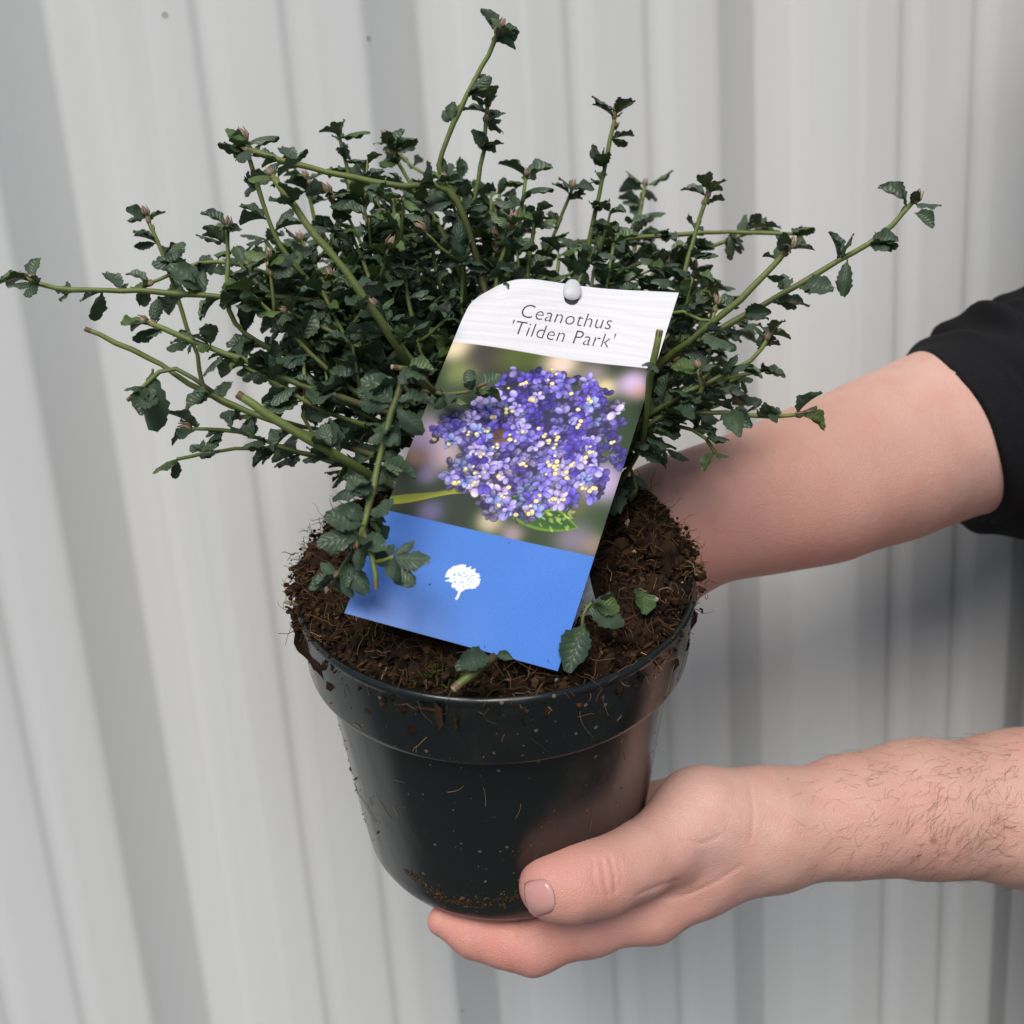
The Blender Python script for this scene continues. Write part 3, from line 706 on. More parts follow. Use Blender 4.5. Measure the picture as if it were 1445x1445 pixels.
def paint_card(W, H):
    r = np.random.default_rng(21)
    uu, vv = np.meshgrid((np.arange(W) + .0) / (W - 1), (np.arange(H) + .0) / (H - 1))
    X, Y = uu, vv * CH / CW                              # square units, card width = 1
    img = np.zeros((H, W, 3)); S = lambda *c: np.array(c) / 255.0
    def lump(n, seed, sx, sy):
        rr = np.random.default_rng(seed); out = np.zeros((H, W))
        for i in range(n): out += np.sin(rr.uniform(.3, 1) * sx * X * 6.28 + rr.uniform(.3, 1) * sy * Y * 6.28 * rr.choice([-1, 1]) + rr.uniform(0, 6.28))
        return out / math.sqrt(n)
    hA, hB = .271, .771
    # blue foot of the card
    bl = S(62, 124, 216) + (S(138, 166, 234) - S(62, 124, 216)) * (np.clip(np.exp(-((uu - .18) / .30) ** 2 - ((vv - .02) / .07) ** 2), 0, 1) * .75)[..., None]
    bl = bl + (r.normal(size=(H, W, 1)) * .012) + lump(6, 3, 3, 3)[..., None] * .006
    # white boards
    wob = lump(5, 9, 1.2, 3) * .035
    gr = np.sin((Y + wob * .35) * 210) * .35 + np.sin((Y + wob * .6) * 410 + 1) * .3 + np.sin((Y * 1.0 + wob * 1.5) * 95) * .5
    wd = np.clip(.915 + .028 * gr + r.normal(size=(H, W)) * .008, 0, 1)[..., None] * S(250, 249, 255)
    # out of focus garden behind the flower
    bgc = np.ones((H, W, 3)) * S(50, 66, 40); bgc += (lump(6, 4, 2, 2) * .035)[..., None] * np.array([.8, 1, .5])
    y0, y1 = hA * CH / CW, hB * CH / CW; hh = y1 - y0
    for (cx, cy, rad, c, k) in [(.03, .97, .10, (240, 222, 190), .9), (.20, .93, .11, (72, 62, 66), .9), (.10, .80, .09, (190, 190, 120), .6), (.33, .96, .12, (120, 130, 60), .6), (.55, .97, .10, (242, 214, 200), .9), (.72, .93, .08, (205, 175, 190), .6),
          (.80, .86, .06, (235, 215, 160), .9), (.92, .90, .09, (214, 186, 222), .95), (.97, .86, .05, (225, 170, 160), .6), (.93, .65, .16, (48, 74, 44), .9), (.15, .62, .14, (44, 66, 42), .8), (.08, .42, .16, (214, 186, 214), .95), (.16, .33, .09, (226, 196, 205), .8),
          (.05, .30, .05, (226, 170, 130), .6), (.30, .10, .16, (40, 60, 46), .9), (.06, .14, .08, (40, 60, 40), .8), (.20, .04, .07, (150, 130, 190), .7), (.12, .22, .06, (190, 170, 215), .6), (.48, .06, .07, (225, 205, 180), .8), (.60, .02, .06, (200, 170, 190), .7), (.92, .36, .13, (205, 180, 222), .9), (.95, .16, .10, (60, 84, 52), .8),
          (.88, .06, .10, (150, 136, 160), .8), (.99, .05, .07, (190, 160, 150), .6), (.84, .22, .07, (120, 120, 70), .6)]:
        wgt = k * np.exp(-(((X - cx) / rad) ** 2 + ((Y - (y0 + cy * hh)) / rad) ** 2) ** 1.3); bgc = bgc * (1 - wgt[..., None]) + S(*c) * wgt[..., None]
    ph = bgc
    def blob(cx, cy, a, b, ang, c0, c1, edge=.5, al=1.0):
        nonlocal ph
        R_ = max(a, b) * 1.25
        i0, i1 = max(0, int((cy - R_) * CW / CH * (H - 1))), min(H, int((cy + R_) * CW / CH * (H - 1)) + 2); j0, j1 = max(0, int((cx - R_) * (W - 1))), min(W, int((cx + R_) * (W - 1)) + 2)
        if i1 <= i0 or j1 <= j0: return
        x, y = X[i0:i1, j0:j1] - cx, Y[i0:i1, j0:j1] - cy
        p, q = (x * math.cos(ang) + y * math.sin(ang)) / a, (-x * math.sin(ang) + y * math.cos(ang)) / b
        d = p * p + q * q; m = np.clip((1 - d) / .28, 0, 1) * al
        sh = np.clip(.5 + .5 * (p * .7 - q * .5), 0, 1)[..., None]; c = c0 * (1 - sh) + c1 * sh; c = c * (1 - edge * np.clip(d - .45, 0, 1)[..., None])
        ph[i0:i1, j0:j1] = ph[i0:i1, j0:j1] * (1 - m[..., None]) + c * m[..., None]
    # stem at the left and the leaf below
    for t in np.linspace(0, 1.25, 75): blob(-.02 + .36 * t, y0 + hh * (.045 + .13 * t + .03 * t * t), .03, .020 + .006 * math.sin(t * 7), .4, S(120, 130, 24), S(206, 196, 60), .4, .5)
    for t in np.linspace(0, 1, 60):
        wv = .075 * math.sin(math.pi * min(1, t * .93 + .06)) ** .7; blob(.50 + .36 * t, y0 + hh * (.175 - .055 * t), .03, wv * 1.05, 0, S(120, 150, 60), S(110, 140, 50), .0)
    for t in np.linspace(0, 1, 60):
        wv = .064 * math.sin(math.pi * min(1, t * .93 + .06)) ** .7; blob(.505 + .345 * t, y0 + hh * (.175 - .055 * t), .026, wv, 0, S(48, 92, 34), S(74, 122, 44), .1)
    for i in range(46):
        t = r.uniform(.3, 1); blob(.50 + .36 * t, y0 + hh * (.19 - .055 * t + r.normal() * .03), r.uniform(.006, .020), r.uniform(.003, .009), r.uniform(-.9, .3), S(165, 190, 80), S(228, 228, 150), 0, .55)
    # the flower head: clusters of petals, dark first, bright last
    fx, fy_ = .535, y0 + hh * .515; subs = []
    for i in range(60):
        a = i * 2.39996 + r.normal() * .12; q = math.sqrt((i + .5) / 60); subs.append((fx + .41 * q * math.cos(a), fy_ + .385 * q * math.sin(a), q))
    for (cx, cy, q) in subs: blob(cx, cy, .075, .07, 0, S(62, 50, 104), S(80, 70, 130), .3, .85 if q < .72 else 0)
    blob(.40, fy_ - .01, .07, .05, .3, S(110, 60, 60), S(150, 140, 60), .2, .8)
    tones = [(S(84, 66, 172), S(140, 126, 216)), (S(104, 92, 192), S(172, 164, 232)), (S(128, 116, 206), S(206, 198, 242)), (S(158, 142, 212), S(226, 214, 244)), (S(62, 46, 140), S(110, 94, 192)), (S(110, 120, 200), S(186, 196, 240))]
    for layer in range(3):
        for i in range(150):
            cx, cy, q = subs[r.integers(len(subs))]; x, y = cx + r.normal() * .038, cy + r.normal() * .036
            if math.hypot((x - .40) / .055, (y - fy_ + .01) / .04) < 1 or math.hypot((x - fx) / .45, (y - fy_) / .42) > 1.02: continue
            lightr = np.clip(.5 - (y - fy_) * .9 - (x - fx) * .2, 0, 1); a0 = r.uniform(0, 6.28); asp = r.uniform(.55, 1); rot = r.uniform(0, 3.14)
            tn = tones[r.choice(6, p=np.array([.24, .26, .16, .06, .20, .08]) if lightr < .5 else np.array([.14, .26, .24, .16, .07, .13]))]
            for k in range(r.integers(2, 6)):
                a = a0 + k * 1.257 + r.normal() * .15; ln = r.uniform(.019, .030); dx, dy = math.cos(a) * ln, math.sin(a) * ln * asp
                g_ = r.uniform(.86, 1.1)
                px_, py_ = x + dx * math.cos(rot) - dy * math.sin(rot), y + dx * math.sin(rot) + dy * math.cos(rot); aa = math.atan2(py_ - y, px_ - x)
                blob(px_, py_, ln * .95 * (.5 + .5 * math.hypot(dx, dy) / ln) * 1.05, ln * r.uniform(.55, .78), aa, tn[0] * (.42 + .24 * layer) * g_, np.minimum(tn[1] * (.66 + .19 * layer) * g_, 1), .85)
                blob(px_ + .003, py_ + .004, ln * .45, ln * .14, aa + r.normal() * .3, tn[1], np.minimum(tn[1] * 1.15, 1), 0, .30)
            blob(x, y, .006, .005, 0, S(58, 46, 112), S(70, 58, 120), 0, .7)
        for i in range(30):
            cx, cy, q = subs[r.integers(len(subs))]; x, y, a = cx + r.normal() * .04, cy + r.normal() * .035, r.uniform(0, 6.28); blob(x, y, .022, .0035, a, S(50, 40, 96), S(60, 50, 110), 0, .8)
    for i in range(62):
        cx, cy, q = subs[r.integers(len(subs))]; x, y = cx + r.normal() * .042, cy + r.normal() * .042
        e = math.hypot((x - fx) / .43, (y - fy_) / .40)
        if e > 1.06: continue
        for g_ in range(r.integers(1, 4)):
            s = r.uniform(.007, .013); x2, y2 = x + r.normal() * .014, y + r.normal() * .012
            blob(x2, y2, s * 1.2, s * 1.15, 0, S(120, 96, 80), S(150, 120, 90), 0, .6); blob(x2, y2 + .001, s, s * .9, r.uniform(0, 3), S(232, 208, 140), S(252, 240, 196), .3)
    ph = np.clip((ph - .5) * 1.28 + .47, 0, 1)
    # the little tree emblem, white, on the blue
    def wblob(cx, cy, a, b, ang=0):
        x, y = X - cx, Y - cy; p, q = (x * math.cos(ang) + y * math.sin(ang)) / a, (-x * math.sin(ang) + y * math.cos(ang)) / b
        return np.clip((1 - p * p - q * q) / .25, 0, 1)
    tm = np.zeros((H, W)); tx, ty = .452, .150 * CH / CW
    for i in range(60):
        a = r.uniform(0, 6.28); q = math.sqrt(r.uniform(0, 1)); tm = np.maximum(tm, wblob(tx + .062 * q * math.cos(a), ty + .048 * q * math.sin(a), .016, .013, a))
    for i in range(46):
        a = r.uniform(-.5, 3.64); tm = np.maximum(tm, wblob(tx + .066 * math.cos(a), ty + .052 * math.sin(a), .017, .005, a + r.normal() * .3))
    for i in range(26):
        a = r.uniform(0, 6.28); q = r.uniform(.3, .95); tm = tm * (1 - .55 * wblob(tx + .06 * q * math.cos(a), ty + .045 * q * math.sin(a), .005, .003, a))
    for t in np.linspace(0, 1, 14): tm = np.maximum(tm, wblob(tx + .004 + .004 * math.sin(t * 3), ty - .045 - .052 * t, .0065, .008))
    tm = np.maximum(tm, wblob(tx + .018, ty - .05, .02, .005, .7)); tm = np.maximum(tm, wblob(tx - .012, ty - .05, .018, .005, 2.3))
    bl = bl * (1 - tm[..., None]) + S(246, 249, 255) * tm[..., None]
    for (cx, cy, s) in ((.318, .117, .005), (.60, .26, .003), (.72, .235, .0025), (.25, .12, .003)): bl = bl * (1 - wblob(cx, cy * CH / CW, s, s)[..., None] * .8)
    k1 = np.clip((vv - hA) * H * .8 + .5, 0, 1)[..., None]; k2 = np.clip((vv - hB) * H * .8 + .5, 0, 1)[..., None]
    img = bl * (1 - k1) + ph * k1; img = img * (1 - k2) + wd * k2
    img = np.clip(img, 0, 1); return np.where(img <= .04045, img / 12.92, ((img + .055) / 1.055) ** 2.4)
GW, GH = 340, 660
img = paint_card(GW, GH) * .93
uu, vv = np.meshgrid(np.linspace(0, 1, GW), np.linspace(0, 1, GH))
cv = card_pt(uu.ravel(), vv.ravel())
ii = np.arange(GW * GH).reshape(GH, GW)
cf = np.stack([ii[:-1, :-1], ii[:-1, 1:], ii[1:, 1:], ii[1:, :-1]], -1).reshape(-1, 4)
label = empty('plant_label', (LBL + LBR) / 2)
tag(label, 'printed care label with purple flower photo, leaning in the pot against the shrub', 'label')
card = mesh_obj('card', cv, cf, M_CARD, label, True, img.reshape(-1, 3))
# white core and back of the card
uu2, vv2 = np.meshgrid(np.linspace(0, 1, 40), np.linspace(0, 1, 70)); n2 = 40 * 70
ob = card_pt(uu2.ravel(), vv2.ravel(), -.0001); jj = np.arange(n2).reshape(70, 40)
bf = np.stack([jj[:-1, :-1], jj[:-1, 1:], jj[1:, 1:], jj[1:, :-1]], -1).reshape(-1, 4)
back = mesh_obj('card_back', ob, bf, M_STAKE, label)
md = back.modifiers.new('thickness', 'SOLIDIFY'); md.thickness = .0007; md.offset = -1 if True else 1
def lettering(text, uc, vc, width, name):
    cu = bpy.data.curves.new('t', 'FONT'); cu.body = text; cu.align_x = 'CENTER'; cu.align_y = 'CENTER'; cu.size = 1; cu.space_character = 1.06; cu.offset = -.013; cu.resolution_u = 3
    to = bpy.data.objects.new('t', cu); col.objects.link(to); dg = bpy.context.evaluated_depsgraph_get(); dg.update()
    me = bpy.data.meshes.new_from_object(to.evaluated_get(dg)); bm = bmesh.new(); bm.from_mesh(me)
    bmesh.ops.triangulate(bm, faces=bm.faces[:]); bmesh.ops.subdivide_edges(bm, edges=[e for e in bm.edges if e.calc_length() > .15], cuts=2)
    bmesh.ops.triangulate(bm, faces=bm.faces[:])
    v = np.array([q.co[:] for q in bm.verts]); f = [[x.index for x in q.verts] for q in bm.faces]; bm.free()
    bpy.data.objects.remove(to); mnx, mxx = v[:, 0].min(), v[:, 0].max(); s = width / (mxx - mnx)
    v[:, 0] = (v[:, 0] - (mnx + mxx) / 2) * s
    v[:, 1] *= s * 1.22
    return mesh_obj(name, card_pt(uc + v[:, 0], vc + v[:, 1] * CW / CH, .00012), f, M_INK, label, False)
lettering('Ceanothus', .497, .893, .455, 'lettering')
lettering("'Tilden Park'", .505, .838, .515, 'lettering')
# stake behind the card with its peg through the hole
hu, hv = .478, .972
hp = card_pt(hu, hv); cx_ = unit(LTR - LTL); cy_ = unit(np.cross(cn, cx_)); cy_ = cy_ if cy_ @ (LTL - LBL) > 0 else -cy_
th = np.linspace(0, 2 * np.pi, 24, endpoint=False)
hole = mesh_obj('punched_hole', np.array([hp + cn * .00035 - cy_ * .0026 + (math.cos(t) * cx_ + math.sin(t) * cy_) * .0031 for t in th]), [list(range(24))], M_HOLE, label, False)
pv, pf = [], []; n_ = 12
for i in range(n_):
    a = math.pi * i / (n_ - 1)
    for t in th: pv.append(hp + cn * (.0006 + .0008 * math.sin(a)) + cy_ * (.0014 + .0052 * math.cos(a)) + cx_ * math.cos(t) * .0038 * math.sin(a) ** .8 * (1 - .22 * math.cos(a)) + cn * math.sin(t) * .0012 * math.sin(a))
pf = [[i * 24 + j, i * 24 + (j + 1) % 24, (i + 1) * 24 + (j + 1) % 24, (i + 1) * 24 + j] for i in range(n_ - 1) for j in range(24)]
mesh_obj('peg', pv, pf, M_STAKE, label)
s0, s1 = hp - cn * .0025, L2W(.047, -.030, -.035)
path = [s0, card_pt(.80, .42) - cn * .0085, card_pt(.945, .235) - cn * .011, s1]; path = catmull(path, 24); sv = []
for i, p in enumerate(path):
    T = unit(path[min(i + 1, 23)] - path[max(i - 1, 0)]); X_ = unit(np.cross(T, cn)); w_ = .0062; sv += [p + X_ * w_ + cn * .0007, p - X_ * w_ + cn * .0007, p - X_ * w_ - cn * .0007, p + X_ * w_ - cn * .0007]
sf = [[i * 4 + j, i * 4 + (j + 1) % 4, (i + 1) * 4 + (j + 1) % 4, (i + 1) * 4 + j] for i in range(23) for j in range(4)] + [[0, 1, 2, 3], [95, 94, 93, 92]]
mesh_obj('stake', sv, sf, M_STAKE, label, False)

# ------------------------------------------------------------------ person
def smin(a, b, k):
    h = np.clip(.5 + .5 * (b - a) / k, 0, 1); return b * (1 - h) + a * h - k * h * (1 - h)
def cap(p, a, b, ra, rb):
    ab = b - a; t = np.clip(((p - a) @ ab) / (ab @ ab), 0, 1); return np.linalg.norm(p - a - t[:, None] * ab, axis=1) - (ra + (rb - ra) * t)
def chain(p, pts, rad, k=.003):
    d = None
    for i in range(len(pts) - 1):
        q = cap(p, pts[i], pts[i + 1], rad[i], rad[i + 1]); d = q if d is None else smin(d, q, k)
    return d
def surface_nets(fn, lo, hi, h, refine=0, proj_steps=3):
    lo, hi = np.asarray(lo, float), np.asarray(hi, float); n = np.ceil((hi - lo) / h).astype(int) + 1
    ax = [lo[i] + np.arange(n[i]) * h for i in range(3)]
    val = np.empty(n, np.float32)
    for i in range(n[0]):
        yy, zz = np.meshgrid(ax[1], ax[2], indexing='ij'); pp = np.stack([np.full(yy.size, ax[0][i]), yy.ravel(), zz.ravel()], 1)
        val[i] = fn(pp).reshape(n[1], n[2])
    s = val < 0
    cs = np.zeros(n - 1, np.int8)
    for a in (0, 1):
        for b in (0, 1):
            for c in (0, 1): cs += s[a:n[0] - 1 + a, b:n[1] - 1 + b, c:n[2] - 1 + c]
    act = (cs > 0) & (cs < 8); idx = -np.ones(n - 1, np.int64); cells = np.argwhere(act); idx[act] = np.arange(len(cells))
    acc = np.zeros((len(cells), 3)); cnt = np.zeros(len(cells))
    corners = [(a, b, c) for a in (0, 1) for b in (0, 1) for c in (0, 1)]
    for c0 in corners:
        for axi in range(3):
            if c0[axi]: continue
            c1 = list(c0); c1[axi] = 1
            v0 = val[tuple((cells + c0).T)]; v1 = val[tuple((cells + c1).T)]; m = (v0 < 0) != (v1 < 0)
            t = v0[m] / (v0[m] - v1[m]); q = np.repeat(np.array(c0, float)[None], m.sum(), 0); q[:, axi] += t; acc[m] += q; cnt[m] += 1
    V = lo + (cells + acc / cnt[:, None]) * h
    Q = []
    for axi in range(3):
        o1, o2 = [(1, 2), (2, 0), (0, 1)][axi]
        sl0 = [slice(0, n[i] - 1) for i in range(3)]; sl1 = list(sl0); sl1[axi] = slice(1, n[axi])
        sl0[o1] = sl1[o1] = slice(1, n[o1] - 1); sl0[o2] = sl1[o2] = slice(1, n[o2] - 1)
        A, B = s[tuple(sl0)], s[tuple(sl1)]; e = np.argwhere(A != B); flip = A[A != B]
        off = np.zeros(3, int); off[o1] = off[o2] = 1; e = e + off
        d1 = np.zeros(3, int); d1[o1] = 1; d2 = np.zeros(3, int); d2[o2] = 1
        q = np.stack([idx[tuple((e - d1 - d2).T)], idx[tuple((e - d2).T)], idx[tuple(e.T)], idx[tuple((e - d1).T)]], 1)
        q[~flip] = q[~flip][:, ::-1]; Q.append(q)
    Q = np.concatenate(Q); Q = Q[(Q >= 0).all(1)]
    for it in range(refine + 1):
        if it:                                    # split every quad in four
            E_ = np.sort(np.stack([Q, np.roll(Q, -1, 1)], -1).reshape(-1, 2), 1); ue, inv = np.unique(E_, axis=0, return_inverse=True); inv = inv.reshape(-1, 4) + len(V)
            fc = np.arange(len(Q)) + len(V) + len(ue); V = np.concatenate([V, V[ue].mean(1), V[Q].mean(1)])
            Q = np.concatenate([np.stack([Q[:, i], inv[:, i], fc, inv[:, (i + 3) % 4]], 1) for i in range(4)])
        for st in range(2 if it else proj_steps):
            e = h * .15; f0 = fn(V); gr = np.stack([(fn(V + np.eye(3)[i] * e) - f0) / e for i in range(3)], 1); V = V - (f0 / (np.maximum((gr ** 2).sum(1), .3)))[:, None] * gr
    return V, Q
def pr_(px, d, r): return r * d / F
def sk(*q): return [P(a, b, c) for a, b, c, r in q], [r * c / F for a, b, c, r in q]

person = empty('person', (.50, .56, 0))
tag(person, 'person in black top reaching in, both bare hands holding the pot', 'person')

# left hand and forearm ------------------------------------------------
fo_p, fo_r = sk((1880, 1118, .485, 116), (1600, 1136, .494, 108), (1445, 1140, .492, 102), (1300, 1141, .486, 89), (1200, 1151, .48, 78), (1110, 1168, .476, 69), (1060, 1178, .474, 66))
fu_p, fu_r = sk((1880, 1118, .515, 105), (1445, 1138, .525, 84), (1200, 1152, .508, 60), (1100, 1168, .50, 50), (1060, 1178, .498, 50))
th_p, th_r = sk((1070, 1163, .470, 70), (990, 1151, .462, 61), (938, 1192, .448, 53), (895, 1217, .438, 47), (850, 1235, .428, 46.5), (805, 1246, .4225, 47), (775, 1250, .421, 43))
ix_p, ix_r = sk((1060, 1188, .474, 58), (990, 1230, .466, 52), (915, 1277, .459, 49), (830, 1306, .455, 39), (752, 1334, .4535, 37), (712, 1326, .455, 34.5), (668, 1316, .4555, 31), (625, 1299, .456, 21))
def shift(pts, s, ext=0): return [q + PV * s[min(i, len(s) - 1)] + PU * (-ext * min(1, max(0, i - 1) / 3)) for i, q in enumerate(pts)]
mi_p = shift(ix_p[1:], [.014, .022, .024, .025], .008); mi_r = [r * 1.0 for r in ix_r[1:]]
ri_p = shift(ix_p[1:], [.028, .042, .047, .049], .004); ri_r = [r * .95 for r in ix_r[1:]]
pi_p = shift(ix_p[1:], [.040, .060, .066, .069], -.012); pi_r = [r * .84 for r in ix_r[1:]]
pa = [P(1065, 1180, .48), P(1065, 1182, .505)]
def in_img(V):
    q = proj(V); return q
creases = [([(849, 1213), (853, 1238), (858, 1262)], .00050), ([(861, 1212), (867, 1235), (868, 1258)], .00062), ([(872, 1215), (876, 1235), (875, 1252)], .0003), ([(838, 1214), (838, 1240), (846, 1265)], .0003), ([(900, 1262), (925, 1252), (955, 1242)], .0005), ([(925, 1270), (970, 1262), (1010, 1244), (1045, 1222)], .0004), ([(960, 1185), (990, 1190), (1015, 1180)], .0004), ([(1058, 1110), (1063, 1150), (1060, 1185)], .00035), ([(734, 1292), (734, 1310), (732, 1325)], .00035)]
cr_poly = []
for pl, dp in creases:
    c = catmull(np.array([(a, b, 0) for a, b in pl], float), 44)[:, :2]; cr_poly.append((c, dp))
def hand_base(p):
    arm = smin(chain(p, fo_p, fo_r, .012), chain(p, fu_p, fu_r, .012), .012)
    # tendon and bone relief
    palm = smin(chain(p, ix_p[:3], ix_r[:3], .01), chain(p, [pa[0]] + mi_p[:2], [.019] + mi_r[:2], .01), .014)
    palm = smin(palm, chain(p, [pa[1]] + ri_p[:2], [.016] + ri_r[:2], .01), .014); palm = smin(palm, chain(p, [pa[1]] + pi_p[:2], [.014] + pi_r[:2], .01), .014)
    d = smin(arm, palm, .014)
    d = smin(d, chain(p, th_p[:3], th_r[:3], .012), .016)
    fing = None
    for q, r in ((ix_p[2:], ix_r[2:]), (mi_p[1:], mi_r[1:]), (ri_p[1:], ri_r[1:]), (pi_p[1:], pi_r[1:])):
        c = chain(p, q, r, .006); fing = c if fing is None else smin(fing, c, .0015)
    d = smin(d, fing, .007)
    d = smin(d, chain(p, th_p[2:], th_r[2:], .010), .0045)
    return d
def hand_sdf(p):
    d = hand_base(p); band = np.abs(d) < .004
    if band.any():
        q = proj(p[band]); add = np.zeros(band.sum())
        front = q[:, 2] < .475
        for c, dp in cr_poly:
            m_ = front & (q[:, 0] > c[:, 0].min() - 10) & (q[:, 0] < c[:, 0].max() + 10) & (q[:, 1] > c[:, 1].min() - 10) & (q[:, 1] < c[:, 1].max() + 10)
            if m_.any(): dist = np.min(np.hypot(q[m_][:, None, 0] - c[None, :, 0], q[m_][:, None, 1] - c[None, :, 1]), axis=1); add[m_] += dp * np.exp(-(dist / 3.2) ** 2)
        # soft irregularity of muscle and tendon
        pb = p[band]; s = pb * 70.0
        add += .00045 * (np.sin(s[:, 0] * 1.3 + 1.7 * np.sin(s[:, 2])) * np.sin(s[:, 1] * 1.1 + s[:, 2] * .7)) + .0002 * np.sin(s[:, 0] * 3.1 + s[:, 1] * 2.3) * np.sin(s[:, 2] * 3.7 + 1)
        d = d.copy(); d[band] += add
    return d
allp = np.array(fo_p + ix_p + th_p + pi_p + fu_p)
lo, hi = allp.min(0) - .045, allp.max(0) + .045; hi[0] = min(hi[0], .40)
HV, HQ = surface_nets(hand_sdf, lo, hi, .0019, refine=1)
def skin_tone(V, joints, arm_dark=0.0):
    c = np.tile(np.array([.66, .395, .325]), (len(V), 1))
    for j, r, col_, k in joints:
        wgt = k * np.exp(-(np.linalg.norm(V - j, axis=1) / r) ** 2); c = c * (1 - wgt[:, None]) + np.array(col_) * wgt[:, None]
    return c
RED, PINK, TAN, PALE = (.62, .225, .18), (.66, .33, .275), (.58, .35, .24), (.74, .50, .43)
jl = [(th_p[1] + RC @ np.array([0, .012, .02]), .022, PALE, .5), (P(985, 1290, .44), .03, RED, .45), (th_p[-1], .022, RED, .8), (th_p[4] - np.array([0, .012, 0]), .013, RED, .55), (th_p[2], .03, PINK, .6), (ix_p[4], .030, RED, .65), (ix_p[5], .024, RED, .7), (ix_p[-1], .02, RED, .7), (ix_p[3], .03, RED, .35), (ix_p[2], .03, PINK, .6), (th_p[1], .026, PALE, .55), (fo_p[3], .05, TAN, .30), (fo_p[2], .06, TAN, .30), (P(1300, 1220, .45), .04, RED, .25), (P(1120, 1180, .45), .03, TAN, .3), (P(1318, 1188, .452), .0016, (.16, .05, .03), .9), (P(1430, 1084, .455), .0014, (.40, .08, .06), .8)]
HC = skin_tone(HV, jl)

# right forearm and hand (hand behind the pot) ---------------------------
ra_p, ra_r = sk((930, 742, .505, 70), (990, 729, .512, 83), (1080, 706, .522, 93), (1163, 680, .533, 101), (1250, 646, .548, 108), (1340, 610, .563, 112), (1425, 592, .578, 112), (1450, 572, .582, 96))
def pol(th, r, z): t = math.radians(th); return L2W(r * math.cos(t), r * math.sin(t), z)
palmR = [ra_p[0], pol(42, .113, -.045), pol(58, .108, -.040)]
fgR = []
for j in range(4):
    z = -.020 - .021 * j; k = (1.0, 1.05, 1.0, .85)[j]
    fgR.append(([ra_p[0] + (palmR[1] - ra_p[0]) * .4 + PA * (.012 - .010 * j), pol(60, .106, z), pol(60 + 24 * k, (.098 if j < 1 else .0935), z + .001), pol(60 + 40 * k, (.0965 if j < 1 else .091), z + .002), pol(60 + 52 * k, (.0955 if j < 1 else .0895), z + .002)], [.017, .0125, .0110, .0100, .0088]))
thR = ([ra_p[0] + (palmR[1] - ra_p[0]) * .3, pol(40, .106, -.075), pol(50, .0935, -.098), pol(64, .088, -.108)], [.020, .0155, .0125, .0105])
def armR_sdf(p):
    d = chain(p, ra_p, ra_r, .02)
    d = smin(d, chain(p, palmR, [.026, .020, .016], .012), .018)
    fg = None
    for q, r in fgR:
        c = chain(p, q, r, .006); fg = c if fg is None else smin(fg, c, .002)
    d = smin(d, fg, .008); d = smin(d, chain(p, *thR, .008), .008)
    s = p * 55.0
    return d + .0006 * np.sin(s[:, 0] * 1.2 + np.sin(s[:, 2])) * np.sin(s[:, 2] * 1.4 + s[:, 1])
allp = np.array(ra_p + [q for f in fgR for q in f[0]] + thR[0])
RV, RQ = surface_nets(armR_sdf, allp.min(0) - .055, allp.max(0) + .055, .0035, refine=1)
RCc = skin_tone(RV, [(ra_p[2], .06, PINK, .5), (P(1180, 760, .50), .06, RED, .3), (P(1000, 790, .48), .05, RED, .35), (ra_p[5], .06, PALE, .35), (P(1090, 620, .52), .05, TAN, .35)])

# head, neck and trunk under the clothes (outside the picture) -----------
SHL, SHR, EL, ER = np.array([.50, .36, 1.24]), np.array([.48, .66, 1.27]), fo_p[0] + np.array([.02, .01, -.0]), ra_p[6]
HEAD = np.array([.45, .54, 1.545])
TOFF = np.array([-.112, .07, 0])
def torso_raw(p, g=0.0):
    p = p - TOFF
    q = p.copy()
    def ell(c, r): w_ = (p - np.array(c)) / (np.array(r) + g); L_ = np.linalg.norm(w_, axis=1); return (L_ - 1) * (min(r) + g)
    d = ell((.62, .495, 1.10), (.115, .165, .24)); d = smin(d, ell((.62, .495, .86), (.115, .16, .20)), .06)
    d = smin(d, cap(p + TOFF, SHL, SHR, .062 + g, .062 + g), .05); return d
def head_sdf(p):
    def ell(c, r): w_ = (p - np.array(c)) / np.array(r); return (np.linalg.norm(w_, axis=1) - 1) * min(r)
    h = HEAD; d = ell(h, (.098, .078, .118)); d = smin(d, ell(h + [-.03, 0, -.06], (.065, .058, .065)), .03)
    d = smin(d, cap(p, h + [-.090, 0, .012], h + [-.112, 0, -.024], .009, .014), .012)             # nose
    d = smin(d, ell(h + [-.083, 0, -.060], (.012, .026, .010)), .008)                               # mouth
    for s_ in (-1, 1):
        d = smin(d, ell(h + [.008, .080 * s_, -.008], (.022, .010, .032)), .006)                    # ears
        d = np.maximum(d, -(np.linalg.norm(p - (h + np.array([-.105, .034 * s_, .010])), axis=1) - .019))   # eye sockets
        d = np.minimum(d, np.linalg.norm(p - (h + np.array([-.082, .033 * s_, .010])), axis=1) - .013)
    d = smin(d, cap(p, h + [.015, 0, -.07], np.array([.49, .545, 1.28]), .055, .066), .03)
    return smin(d, np.maximum(torso_raw(p, -.022), -(p[:, 2] - .88)), .03)
TV, TQ = surface_nets(head_sdf, (.26, .28, .70), (.72, .80, 1.70), .010)
TC = np.tile(np.array([.56, .33, .25]), (len(TV), 1))
ULV, ULQ = surface_nets(lambda p: cap(p, EL, SHL, .043, .055), np.minimum(EL, SHL) - .08, np.maximum(EL, SHL) + .08, .008)
nV = [len(HV), len(RV), len(TV)]
body = mesh_obj('body', np.concatenate([HV, RV, TV, ULV]), np.concatenate([HQ, RQ + nV[0], TQ + nV[0] + nV[1], ULQ + sum(nV)]), M_SKIN, person, True, np.concatenate([HC, RCc, TC, np.tile(TC[:1], (len(ULV), 1))]))

